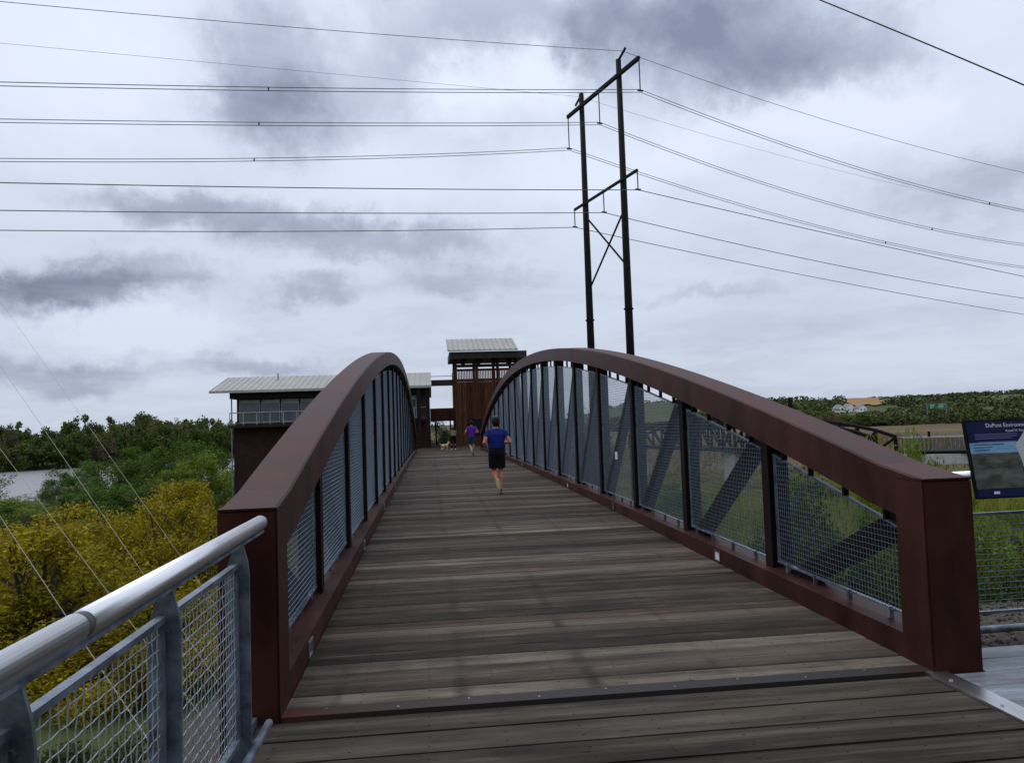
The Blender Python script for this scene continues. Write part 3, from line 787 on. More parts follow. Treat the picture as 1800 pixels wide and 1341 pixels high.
MB().hexa([(1.42, 58.7, 7.23), (6.85, 58.7, 7.23), (6.85, 62.6, 8.48), (1.42, 62.6, 8.48), (1.42, 58.7, 7.33), (6.85, 58.7, 7.33), (6.85, 62.6, 8.60), (1.42, 62.6, 8.60)]).build('sheet', 'roof_metal', trf)
x = 1.46
while x < 6.8:
    MB().hexa([(x, 58.7, 7.331), (x + .045, 58.7, 7.331), (x + .045, 62.6, 8.601), (x, 62.6, 8.601), (x, 58.7, 7.40), (x + .045, 58.7, 7.40), (x + .045, 62.6, 8.66), (x, 62.6, 8.66)]).build('seam', 'roof_metal', trf); x += .40
MB().box((1.62, 61.2, 6.95), (6.7, 64.5, 7.25)).build('ceiling_beam', 'fascia', trf)
MB().box((2.9, TY0 - .12, .75), (3.9, TY0 - .07, 2.05)).build('notice_panel', 'black_steel', tw)

# link between building and tower
lk = empty('link_canopy', (.8, 60, 0)); tag(lk, 'brown steel link canopy between brick building and slatted tower', 'canopy')
MB().box((-.02, 60.6, 2.05), (1.92, 60.9, 2.97)).build('fascia_beam', 'corten', lk)
MB().box((-.02, 60.92, 1.98), (1.92, 66, 2.12)).build('roof_slab', 'fascia', lk)
MB().box((.1, 60.3, 4.72), (1.95, 60.55, 5.18)).build('top_beam', 'fascia', lk)
MB().box((.1, 60.35, 5.45), (1.95, 60.40, 5.50)).build('cable_tray', 'galv', lk)
for x in (.35, 1.55): MB().box((x, 64, -.2), (x + .12, 64.12, 2.0)).build('post', 'corten_dark', lk)
MB().box((-1.0, YB - .10, -.28), (7.0, 67, .004)).build('landing_slab', 'timber_dark', lk)
gt = empty('end_railing', (1.0, 66.8, 0)); tag(gt, 'thin grey railing across the far end of the passage', 'railing')
MB().tube([(-.3, 66.8, 1.15), (2.4, 66.8, 1.15)], .035, 8).build('handrail', 'galv', gt)
for x in (-.25, .45, 1.2, 1.95): MB().box((x, 66.78, 0), (x + .05, 66.82, 1.12)).build('post', 'galv', gt)
for z in (.3, .6, .9): MB().tube([(-.3, 66.8, z), (2.4, 66.8, z)], .012, 6).build('cable', 'galv', gt)

# ------------------------------------------------------------------ pylon and lines
py = empty('transmission_pylon', (17.1, 71, -6)); tag(py, 'tall black two pole transmission pylon with crossarms and X bracing', 'pylon')
PRb, PLb = (18.05, 67.4), (16.05, 74.8)
for (x, y) in (PRb, PLb):
    mb = MB().tube([(x, y, -7), (x, y, 11.6), (x, y, 34.6)], [.44, .36, .25], 12); mb.build('pole', 'black_steel', py, True)
    mb = MB().tube([(x, y, 11.5), (x, y, 11.62)], [.46, .46], 12); mb.build('flange_ring', 'black_steel', py)
au = Vector((3.92, -13.04, 0)).normalized(); aw_ = Vector((17.05, 71.1, 0))
e0, e1 = Vector((14.95, 76.8, 33.0)), Vector((18.9, 63.7, 33.0))
MB().bar(e0, e1, .26, .34).build('crossarm', 'black_steel', py)
f0, f1 = Vector((15.3, 76.7, 23.25)), Vector((18.5, 64.3, 23.25))
MB().bar(f0, f1, .2, .22).build('crossarm', 'black_steel', py)
Pr, Pl = Vector((*PRb, 0)), Vector((*PLb, 0))
MB().bar(Pl + Vector((0, 0, 22.0)), Pr + Vector((0, 0, 15.5)), .13, .13).build('brace', 'black_steel', py)
MB().bar(Pr + Vector((.12, -.2, 21.0)), Pl + Vector((.12, -.2, 14.8)), .13, .13).build('brace', 'black_steel', py)
for p, dr in ((Pr, au), (Pl, -au)):
    MB().bar(p + Vector((0, 0, 34.5)), p + dr * 1.3 + Vector((0, 0, 35.1 if dr is au else 33.9)), .16, .16).build('shield_arm', 'black_steel', py)
LU = Vector((.958, .288, 0))
LINES = [((18.3, 66.7), (.00035, .10732, 35.07), (.00109, -.16875, 35.07), 1, 'upper thin shield wire from the tip of the right pylon pole'),
         ((15.9, 74.8), (.0, .053, 34.3), (.0008, -.15, 34.3), 1, 'faintest thin shield wire from the left pylon pole'),
         ((18.9, 63.7), (.00031, .1451, 30.05), (.00157, -.21379, 30.05), 2, 'topmost twin power line hung from the upper crossarm'),
         ((16.8, 70.4), (.00029, .13261, 29.8), (.0018, -.2425, 29.8), 2, 'middle twin power line hung from the upper crossarm'),
         ((15.0, 76.8), (.0007, .16165, 29.65), (.00127, -.21723, 29.65), 2, 'lowest twin power line of the upper crossarm'),
         ((18.5, 64.3), (.00023, .08914, 21.5), (.00017, -.11691, 21.5), 1, 'topmost single power line hung from the lower crossarm'),
         ((16.9, 70.5), (.00021, .08335, 21.23), (.00065, -.14418, 21.23), 1, 'middle single power line hung from the lower crossarm'),
         ((15.3, 76.8), (.00038, .09238, 21.46), (.00036, -.13137, 21.46), 1, 'lowest single power line of the lower crossarm')]
for (A, L_, Rr_, nn, lab) in LINES:
    root = empty('power_line', (A[0], A[1], L_[2])); tag(root, lab, 'power line', 'lines of the transmission pylon')
    wr = (.014 if 'faintest' in lab else .026) if 'shield' in lab else .036
    for q in range(nn):
        off = (q - .5) * .5 if nn == 2 else 0
        pts = []
        for i in range(-44, 61):
            t = i * 2.0; cf = L_ if t < 0 else Rr_
            z = cf[0] * t * t + cf[1] * t + cf[2]
            if t > 70: z = cf[0] * 4900 + cf[1] * 70 + cf[2] + (t - 70) * min(-.01, 2 * cf[0] * 70 + cf[1])
            pts.append((A[0] + LU.x * t, A[1] + LU.y * t, z + off * .5))
        MB().tube(pts, wr if nn == 1 else .030, 4).build('conductor', 'wire_line', root, fix=False)
    if nn == 2:
        for t in (-31, 44):
            cf = L_ if t < 0 else Rr_; z = cf[0] * t * t + cf[1] * t + cf[2]
            MB().bar((A[0] + LU.x * t, A[1] + LU.y * t, z - .14), (A[0] + LU.x * t, A[1] + LU.y * t, z + .14), .1, .1).build('spacer', 'wire_line', root)
    if 'shield' not in lab:
        zt = 33.0 if 'upper' in lab else 23.25
        MB().tube([(A[0], A[1], zt - .1), (A[0], A[1], L_[2] + .05)], .055, 6).build('insulator_string', 'insulator', root)
        MB().bar((A[0] - .25, A[1] - .08, L_[2] + .03), (A[0] + .25, A[1] + .08, L_[2] + .03), .12, .14).build('clamp', 'insulator', root)
# thick cable close overhead, upper right
root = empty('overhead_cable', (13, 18.2, 11)); tag(root, 'thick black cable crossing the upper right corner of the sky', 'cable')
a, b, c = Vector((11.39, 20.3, 13.44)), Vector((12.98, 18.24, 11.19)), Vector((14.04, 16.22, 9.14))
pts = []
for i in range(-18, 27):
    t = i / 10 - 0
    pts.append(a * (1 - t) * (1 - t / 1) * 1 if False else a * ((t - 1) * (t - 2) / 2) + b * (-t * (t - 2)) + c * (t * (t - 1) / 2))
MB().tube(pts, .017, 6).build('cable_run', 'black_steel', root, fix=False)
# guy wires running down past the railing on the left
GUYS = [((-6.96, 14.0, 2.35), (-3.22, 9.0, .13), 'brightest guy wire slanting down to the stainless handrail'),
        ((-7.98, 18.0, 2.52), (-4.93, 14.0, .38), 'farthest guy wire slanting in front of the green shrubs'),
        ((-6.28, 12.0, 1.53), (-3.21, 8.0, .16), 'guy wire slanting down through the middle of the yellow bush'),
        ((-4.70, 9.0, .81), (-2.97, 6.5, .35), 'guy wire nearest the lower left corner')]
for p, q, lab in GUYS:
    p, q = Vector(p), Vector(q); d = (q - p)
    lo = q + d * 1.0; hi = p - d * 2.2
    while lo.z > float(gh(lo.x, lo.y)) + .05: lo = lo + d * .05
    root = empty('guy_wire', lo); tag(root, lab, 'guy wire', 'guy wires on the left')
    MB().tube([lo, hi], .0030, 6).build('strand', 'guy_wire', root, fix=False)

# ------------------------------------------------------------------ trestle footbridge on the right
tr = empty('trestle_bridge', (37, 79, -6)); tag(tr, 'dark truss footbridge across the marsh beyond the right arch', 'footbridge')
q0, q1 = Vector((40.9, 64.3, -2.2)), Vector((30.0, 106.0, -2.2)); dv = (q1 - q0); Lq = dv.length; du = dv.normalized(); nu_ = Vector((-du.y, du.x, 0))
for s in (0, 2.6):
    o_ = nu_ * s; npn = 20

    def htop(t): return 1.5 + 2.1 * (4 * t * (1 - t)) ** .8
    MB().bar(q0 + o_, q1 + o_, .25, .42).build('bottom_chord', 'black_steel', tr)
    pts = [q0 + dv * (i / npn) + o_ + Vector((0, 0, htop(i / npn))) for i in range(npn + 1)]
    m_ = MB()
    for a_, b_ in zip(pts[:-1], pts[1:]): m_.bar(a_, b_, .26, .28)
    m_.build('top_chord', 'black_steel', tr)
    for i in range(npn + 1):
        b_ = q0 + dv * (i / npn) + o_
        MB().bar(b_ + Vector((0, 0, .17)), b_ + Vector((0, 0, htop(i / npn) - .1)), .22, .22).build('vertical', 'black_steel', tr)
        if i < npn:
            j, k = (i, i + 1) if i < npn // 2 else (i + 1, i)
            MB().bar(q0 + dv * (j / npn) + o_ + Vector((0, 0, htop(j / npn) - .1)), q0 + dv * (k / npn) + o_ + Vector((0, 0, .17)), .17, .17).build('diagonal', 'black_steel', tr)
MB().poly([q0 + Vector((0, 0, .05)), q1 + Vector((0, 0, .05)), q1 + nu_ * 2.6 + Vector((0, 0, .05)), q0 + nu_ * 2.6 + Vector((0, 0, .05))], (0, 0, .12)).build('deck', 'timber_dark', tr)
for t in (.02, .5, .98):
    p = q0 + dv * t + nu_ * 1.3; MB().box((p.x - .5, p.y - 1.6, float(gh(p.x, p.y)) - .4), (p.x + .5, p.y + 1.6, -2.4)).build('pier', 'concrete', tr)

bw = empty('boardwalk', (48, 60, -6)); tag(bw, 'grey slatted boardwalk on white abutments behind the information board', 'boardwalk')
b0, b1 = Vector((41.3, 63.9, -2.25)), Vector((56, 57, -2.25)); bu = (b1 - b0).normalized(); bn_ = Vector((-bu.y, bu.x, 0))
MB().poly([b0, b1, b1 + bn_ * 2.6, b0 + bn_ * 2.6], (0, 0, .22)).build('deck', 'black_steel', bw)
for s in (0, 2.6):
    MB().bar(b0 + bn_ * s + Vector((0, 0, 1.42)), b1 + bn_ * s + Vector((0, 0, 1.42)), .14, .07).build('handrail', 'concrete', bw)
    t = 0
    while t < (b1 - b0).length:
        p = b0 + bu * t + bn_ * s; MB().bar(p + Vector((0, 0, .22)), p + Vector((0, 0, 1.38)), .06, .10).build('baluster', 'weathered_grey', bw); t += .32
for t in (2.1, 5.4, 9.):
    p = b0 + bu * t; MB().bar(p + Vector((0, 0, 1.47)), p + Vector((0, 0, 1.95)), .16, .16).build('lamp_post', 'black_steel', bw)
for t in (.25, 7.6):
    p = b0 + bu * t - bn_ * .2; MB().box((p.x - .45, p.y - .25, -3.75), (p.x + .35, p.y + .5, -2.27)).build('abutment', 'white_paint', bw)
p = b0 + bu * 4.1; MB().box((p.x - 2.2, p.y - .1, -3.15), (p.x + 2.2, p.y + 2.4, -2.3)).build('pile_cap', 'concrete', bw)
for i, (X_, Y_) in enumerate([(39.6, 58.5), (41.3, 57.7), (42.5, 56.2), (44.4, 55.6), (45.9, 54.9), (47.6, 54.1)]):
    gz = float(gh(X_, Y_)); pp = MB().tube([(X_, Y_, gz - .3), (X_ + .05, Y_, -3.6 - .2 * (i % 2))], [.17, .14], 8).build('timber_pile', 'timber_dark')
    tag(pp, 'old dark timber pile standing in the marsh below the boardwalk', 'pile', 'timber piles below the boardwalk')

# wooden pier fence by the river on the left
pf = empty('timber_jetty', (-49.7, 120, -6)); tag(pf, 'low brown timber jetty along the near river bank at left', 'jetty')
j0, j1 = Vector((-46.5, 99.5, -6.3)), Vector((-40.5, 112, -6.3))
for i in range(19):
    p = j0.lerp(j1, i / 18); MB().box((p.x - .12, p.y - .12, -7.5), (p.x + .12, p.y + .12, -5.05 - .1 * (i % 3))).build('post', 'timber_dark', pf)
for z in (-5.35, -5.85): MB().bar(Vector((j0.x, j0.y, z)), Vector((j1.x, j1.y, z)), .1, .2).build('beam', 'bark', pf)

# ------------------------------------------------------------------ vegetation
def leaves(name, n, seed, shape, size, asp=.55, droop=0., mt='leaf_green', clumps=40, spread=.28):
    """crown of loose leaf faces gathered in clumps inside a volume; local units: crown radius 1, base at z 0, height 2"""
    r = np.random.RandomState(seed)
    cc = r.normal(size=(clumps, 3)); cc /= np.linalg.norm(cc, axis=1)[:, None]; cc *= (r.uniform(.25, 1, clumps) ** .5)[:, None]
    cs = r.uniform(.6, 1.25, clumps) * spread
    if shape == 'bush': cc[:, 2] = np.abs(cc[:, 2]) * 1.5 + .05
    elif shape == 'cone': h = r.uniform(0, 1, clumps) ** .8; cc[:, :2] *= (1.02 - h)[:, None]; cc[:, 2] = h * 2
    else: cc[:, 2] = cc[:, 2] * .82 + 1.0; cc[:, :2] *= 1.08
    k = r.randint(0, clumps, n)
    d = r.normal(size=(n, 3)); d /= np.linalg.norm(d, axis=1)[:, None]; p = cc[k] + d * (cs[k] * r.uniform(.35, 1.05, n))[:, None]
    if droop: p[:, 2] -= droop * r.uniform(0, 1, n) ** 2
    p[:, 2] = np.maximum(p[:, 2], .02)
    a = r.normal(size=(n, 3)); a[:, 2] += droop * -3; a /= np.linalg.norm(a, axis=1)[:, None]
    b = np.cross(a, r.normal(size=(n, 3))); b /= np.linalg.norm(b, axis=1)[:, None] + 1e-9
    s = size * r.uniform(.55, 1.35, n)[:, None]
    v = np.stack([p - a * s, p + b * s * asp, p + a * s, p - b * s * asp], 1).reshape(-1, 3)
    me = bpy.data.meshes.new(name); me.vertices.add(4 * n); me.vertices.foreach_set('co', v.ravel())
    me.loops.add(4 * n); me.polygons.add(n); me.loops.foreach_set('vertex_index', np.arange(4 * n)); me.polygons.foreach_set('loop_start', np.arange(0, 4 * n, 4))
    me.update(); me.validate(); me.materials.append(MATS[mt]); return me, cc


def trunk(name, seed, cc, h=.6, r0=.05, nl=9, n=6, twigs=0):
    r = random.Random(seed); m = MB(); top_ = Vector((r.uniform(-.1, .1), r.uniform(-.1, .1), h + .5))
    m.tube([(0, 0, -.25), (r.uniform(-.04, .04), r.uniform(-.04, .04), h * .5), top_], [r0 * 1.3, r0, r0 * .45], n)
    idx = list(range(len(cc))); r.shuffle(idx)
    for i in idx[:nl]:
        t = Vector(cc[i]); s = Vector((0, 0, h * r.uniform(.35, 1.0))); mid = s.lerp(t, .5) + Vector((r.uniform(-.08, .08), r.uniform(-.08, .08), .06))
        m.tube([s, mid, t], [r0 * .5, r0 * .3, r0 * .10], 5)
        for _ in range(twigs):
            e = t + Vector((r.gauss(0, .2), r.gauss(0, .2), r.uniform(.0, .34))); m.tube([mid.lerp(t, r.random()), e], [r0 * .12, r0 * .04], 3)
    me = m.mesh(name); me.materials.append(MATS['bark']); return me


KINDS = {}


def kind(key, n, seed, shape, size, mt, clumps=40, spread=.28, asp=.55, droop=0., h=.6, r0=.05, nl=9, twigs=0):
    lm, cc = leaves('crown', n, seed, shape, size, asp, droop, mt, clumps, spread)
    KINDS[key] = (lm, trunk('trunk', seed, cc, h, r0, nl, 6, twigs))


def plant(key, name, x, y, rad, ht, label, cat, group, z=None, rot=None):
    lm, tm = KINDS[key]; z = float(gh(x, y)) if z is None else z
    e = empty(name, (x, y, z)); tag(e, label, cat, group); e.rotation_euler.z = rnd.uniform(0, 6.28) if rot is None else rot; e.scale = (rad, rad, ht / 2)
    obj('trunk', tm, None, e); obj('crown', lm, None, e); return e


kind('y1', 42000, 11, 'bush', .0215, 'leaf_yellow', 68, .205, .42, .18, .5, .05, 34, 5)
kind('y2', 42000, 12, 'bush', .0215, 'leaf_yellow', 68, .205, .42, .22, .5, .05, 34, 5)
kind('g1', 30000, 13, 'bush', .0225, 'leaf_green', 60, .24, .5, 0, .5, .035, 10, 2)
kind('g2', 30000, 14, 'bush', .0225, 'leaf_green', 60, .22, .5, 0, .5, .035, 10, 2)
kind('l1', 22000, 15, 'bush', .0235, 'leaf_lime', 50, .22, .5, 0, .5, .035, 10, 2)
mat('leaf_dark', (.060, .085, .014), .7, 0, .3, .35, island=.5, trans=.2, spec=.12, col2=(.028, .05, .010))
kind('d1', 26000, 17, 'bush', .0225, 'leaf_dark', 60, .22, .5, 0, .5, .035, 10, 2)
kind('d2', 26000, 18, 'bush', .0225, 'leaf_dark', 60, .21, .5, 0, .5, .035, 10, 2)
kind('p1', 1500, 16, 'tree', .035, 'leaf_pale', 46, .17, .5, 0, .7, .03, 26, 5)
for i in range(3):
    kind('f%d' % i, 4200, 20 + i, 'tree', .062, 'leaf_far', 44, .27, .7, 0, .7, .05, 8)
    kind('o%d' % i, 3600, 30 + i, 'tree', .058, 'leaf_far_olive', 44, .25, .7, 0, .7, .05, 10, 1)
    kind('b%d' % i, 1900, 40 + i, 'tree', .046, 'leaf_far_brown', 46, .22, .6, 0, .7, .05, 26, 3)
kind('c0', 1200, 50, 'cone', .09, 'leaf_conifer', 50, .16, .5, .05, 1.2, .05, 4)
kind('bare', 260, 51, 'tree', .03, 'leaf_far_brown', 60, .16, .5, 0, .7, .04, 56, 8)

# yellow spring bushes below the bridge, left
YL = [(-12.6, 26.5, 4.6, 5.9, 'y1', 'big yellow bush with dark branches nearest the left edge'), (-10.6, 34.0, 3.7, 6.4, 'y2', 'yellow bush just left of the left end post'),
      (-16.6, 35.0, 4.6, 6.0, 'y2', 'orange yellow bush behind the big yellow bush'), (-12.6, 41.0, 3.4, 6.4, 'y1', 'pale yellow bush topping out beside the arch foot'),
      (-20.5, 33.0, 4.4, 5.2, 'y1', 'yellow bush cut by the left edge of the picture'), (-8.6, 24.5, 3.2, 4.2, 'y2', 'yellow bush seen above the stainless handrail')]
for (x, y, r, h, k, lab) in YL: plant(k, 'yellow_bush', x, y, r, h, lab, 'bush', 'yellow spring bushes')
GB = [(-26.5, 84, 6.2, 9.2, 'g1', 'tall bright green shrub against the brick building'), (-34.0, 88, 5.6, 8.4, 'g2', 'bright green shrub second from the brick building'), (-22.2, 76, 4.6, 7.4, 'l1', 'yellow green shrub touching the brick corner'),
      (-21.6, 64, 4.4, 5.6, 'g2', 'dark green shrub low in front of the brick wall'), (-28.5, 72, 4.8, 4.4, 'g1', 'green shrub behind the yellow bushes'), (-17.4, 56, 3.6, 4.6, 'g1', 'green shrub at the foot of the brick building'),
      (-10.3, 14.2, 2.6, 2.6, 'd1', 'dark green shrub under the yellow bush at the left edge'), (-6.4, 15.5, 2.0, 2.2, 'd2', 'dark green shrub seen through the railing'), (-8.2, 11.0, 1.8, 1.5, 'p1', 'pale grey green shrub behind the handrail'),
      (-47, 83, 4.2, 3.4, 'g2', 'low green shrub by the water at the left edge'), (-40.5, 92, 3.6, 5.4, 'g1', 'low green shrub in front of the timber jetty'), (-36, 70, 4.5, 3.6, 'l1', 'yellow green low shrub behind the orange yellow bush'), (-30, 60, 4.2, 3.6, 'g2', 'low dark shrub between the yellow bushes and the water')]
for (x, y, r, h, k, lab) in GB: plant(k, 'green_shrub', x, y, r, h, lab, 'shrub', 'green shrubs on the left')
for (x, y, r, h, lab) in [(-42.5, 98, 3.6, 5.4, 'sparse pale sapling in front of the river'), (-37.5, 104, 3.2, 6.0, 'taller sparse sapling beside the green shrubs'), (-47, 86, 3.8, 5.2, 'bare sapling at the left edge by the water'), (-34, 78, 3.2, 4.4, 'sparse sapling in the reeds')]:
    plant('p1', 'sapling', x, y, r, h, lab, 'sapling', 'sparse saplings by the river')
# unseen trees added behind the viewpoint to shade what faces this way
for i, (x, y) in enumerate([(-4.5, -11), (0.5, -9.5), (5.5, -10.5), (9.5, -7.5), (13.5, -3.5)]):
    plant(['g1', 'g2'][i % 2], 'added_shade_tree', x, y, 4.2, 17 + (i % 3), 'unseen tall tree added behind the viewpoint for shade', 'tree', 'added shade trees behind the viewpoint')
# far bank wood, tree by tree
k = 0
for row, off, ha in ((0, 252, 11.0), (1, 268, 13.0), (2, 288, 14.5)):
    s = -230.
    while s < 60:
        s += rnd.uniform(4.0, 6.5); n_ = off + rnd.uniform(-5, 5)
        # along the bank: direction (.8,.6), normal (-.6,.8)
        x = .8 * s + -.6 * n_ + 60; y = .6 * s + .8 * n_ + 40
        n_real = -.6 * x + .8 * y + 6 * math.sin(x * .03)
        if n_real < off: d_ = off - n_real + rnd.uniform(0, 5); x += -.6 * d_; y += .8 * d_
        a_ = math.degrees(math.atan2(x, y))
        if a_ < -31.5 or a_ > -10.5: continue
        kk = rnd.choice(['f0', 'f1', 'f2', 'f0', 'o0', 'o1', 'o2', 'b0', 'b1']) if row else rnd.choice(['f0', 'f1', 'f2', 'o0', 'b2'])
        h = ha * rnd.uniform(.82, 1.18) * (1 + .12 * math.sin(s * .07))
        nm = {'f': ('dark green tree in the wood on the far river bank', 'dark green trees of the far bank'), 'o': ('olive green tree in the wood on the far river bank', 'olive trees of the far bank'), 'b': ('thin brownish half bare tree in the wood on the far river bank', 'brownish trees of the far bank')}[kk[0]]
        plant(kk, 'far_tree', x, y, rnd.uniform(4.2, 6.6), h, nm[0], 'tree', nm[1], z=float(gh(x, y)) - .6); k += 1
# trees at right beyond the marsh
for (x, y, r, h, kk, lab) in [(150, 345, 5, 14, 'bare', 'bare tree rising over the right arch'), (163, 335, 4, 15.5, 'c0', 'dark conifer right of the bare tree'), (140, 330, 7, 11, 'o1', 'olive tree just above the right arch'), (175, 350, 7, 10, 'f1', 'dark green tree at the left end of the far wood'),
                              (186, 340, 6.5, 9, 'o2', 'olive tree at the marsh edge'), (196, 372, 7, 10, 'f2', 'rounded green tree behind the marsh'), (205, 352, 6, 8, 'f0', 'low dark tree at the marsh edge'), (170, 318, 6, 8, 'b1', 'brownish low tree at the marsh edge'), (128, 352, 6, 11, 'f0', 'dark tree hidden low behind the right arch')]:
    plant(kk, 'marsh_tree', x, y, r, h, lab, 'tree', 'trees beyond the marsh')
for (x, y, r, h, kk, lab) in [(9.5, 57, 3.0, 9.6, 'bare', 'bare twiggy tree seen through the mesh left of the pylon'), (13.5, 66, 3.0, 9.8, 'bare', 'bare twiggy tree seen through the mesh at the pylon foot')]:
    plant(kk, 'bare_tree', x, y, r, h, lab, 'tree', 'bare trees behind the mesh')
# scrub scattered over the wet meadow on the right
for i, (x, y, r, h, kk, lab) in enumerate([(13.5, 30, 2.0, 3.6, 'l1', 'yellow green scrub in the meadow behind the second mesh panel'), (17.5, 36, 2.4, 3.4, 'd1', 'dark scrub in the meadow behind the second mesh panel'), (12.0, 38, 2.2, 3.6, 'd2', 'dark scrub in the meadow behind the third mesh panel'), (21, 44, 3.0, 3.6, 'l1', 'bright scrub below the truss footbridge'),
                                            (15.5, 50, 2.6, 4.0, 'g2', 'green scrub behind the fourth mesh panel'), (26, 52, 3.0, 3.8, 'g1', 'green scrub at the foot of the truss footbridge'), (24, 33, 2.4, 3.4, 'd2', 'dark scrub right of the nearest mesh panel'), (30, 42, 2.8, 3.8, 'l1', 'yellow green scrub near the timber piles')]):
    plant(kk, 'meadow_scrub', x, y, r, h, lab, 'shrub', 'scrub in the wet meadow')
# right hand undergrowth
RB = [(9.3, 18.6, 2.1, 7.0, 'd1', 'dark green bush seen through the nearest mesh panel'), (11.5, 17.6, 2.1, 6.4, 'd2', 'green bush seen at the near end of the nearest mesh panel'), (13.6, 17.6, 2.0, 6.0, 'l1', 'yellow green bush below the left half of the information board'),
      (12.6, 20.6, 1.5, 8.2, 'l1', 'bright lime bush rising above the right end post'), (14.4, 21.4, 1.5, 8.4, 'l1', 'bright lime bush at the left edge of the information board'), (15.8, 17.8, 2.2, 6.2, 'd1', 'green bush below the right half of the information board'),
      (8.4, 10.4, 1.2, 1.7, 'd1', 'low dark bush behind the right railing'), (9.9, 10.9, 1.3, 2.1, 'd2', 'dark bush close behind the right railing mesh'), (7.2, 14.6, 1.6, 3.4, 'd2', 'dark green bush low behind the second mesh panel')]
for (x, y, r, h, k, lab) in RB: plant(k, 'roadside_bush', x, y, r, h, lab, 'bush', 'bushes below the right railing')
for (x, y, r, h, k, lab) in [(2.2, 76, 4, 9.8, 'g1', 'green shrub glimpsed through the passage'), (-1.5, 74, 4, 9.6, 'g2', 'dark green shrub glimpsed through the passage at left'), (5, 80, 5, 10, 'g2', 'shrub glimpsed behind the passage railing'), (.4, 71.5, 2.6, 10.2, 'd1', 'dark shrub filling the left of the passage'), (2.6, 72.5, 2.6, 10.0, 'd2', 'dark shrub filling the right of the passage')]:
    plant(k, 'green_shrub', x, y, r, h, lab, 'shrub', 'shrubs beyond the passage')


def blades(name, n, seed, fn, hgt, wid, mt):
    r = np.random.RandomState(seed); x, y = fn(r, n); z = gh(x, y); n = len(x)
    h = hgt * r.uniform(.4, 1.4, n) * np.clip(.85 + 1.1 * rough_(x * 4 + 9, y * 4), .25, 1.7); a = r.uniform(0, 6.28, n); wv_ = wid * r.uniform(.6, 1.3, n); lx, ly = r.normal(0, .28, n) * h, r.normal(0, .28, n) * h
    p0 = np.stack([x - np.cos(a) * wv_, y - np.sin(a) * wv_, z - .05], -1); p1 = np.stack([x + np.cos(a) * wv_, y + np.sin(a) * wv_, z - .05], -1); p2 = np.stack([x + lx, y + ly, z + h], -1)
    v = np.stack([p0, p1, p2], 1).reshape(-1, 3)
    me = bpy.data.meshes.new(name); me.vertices.add(3 * n); me.vertices.foreach_set('co', v.ravel()); me.loops.add(3 * n); me.polygons.add(n)
    me.loops.foreach_set('vertex_index', np.arange(3 * n)); me.polygons.foreach_set('loop_start', np.arange(0, 3 * n, 3)); me.update(); me.validate(); me.materials.append(MATS[mt])
    return obj(name, me)


def reg(x0, x1, y0, y1, pw=1.):
    def f(r, n): return r.uniform(x0, x1, n), y0 + (y1 - y0) * r.uniform(0, 1, n) ** pw
    return f


g = blades('grass', 130000, 5, reg(4.2, 52, 11, 105, 1.25), 1.0, .035, 'grass'); tag(g, 'tall yellow green grass below the right arch', 'grass', kind='stuff')
g = blades('grass', 30000, 6, reg(-45, -6, 24, 95, 1.1), .8, .035, 'grass'); tag(g, 'tall grass between the bushes on the left', 'grass', kind='stuff')
g = blades('reeds', 26000, 7, reg(20, 130, 95, 260, 1.2), 1.2, .10, 'reed'); tag(g, 'brown reeds covering the marsh on the right', 'reeds', kind='stuff')
g = blades('reeds', 9000, 8, reg(-70, -30, 66, 92), .8, .05, 'reed'); tag(g, 'brown reeds along the near river bank', 'reeds', kind='stuff')

# gravel stones by the right railing
r = np.random.RandomState(9); mb = MB()
for i in range(1500):
    x, y = r.uniform(3.5, 8), r.uniform(5.15, 7.4); s = r.uniform(.008, .028); z = float(gh(x, y)) + s * .3
    q = [(x + s * a * r.uniform(.7, 1.2), y + s * b * r.uniform(.7, 1.2), z + s * c * .7) for a, b, c in ((1, 0, 0), (-1, 0, 0), (0, 1, 0), (0, -1, 0), (0, 0, 1), (0, 0, -1))]
    mb.add(q, [(0, 2, 4), (2, 1, 4), (1, 3, 4), (3, 0, 4), (2, 0, 5), (1, 2, 5), (3, 1, 5), (0, 3, 5)])
g = mb.build('gravel', 'gravel', fix=False); tag(g, 'dark gravel beside the right end post', 'gravel', kind='stuff')


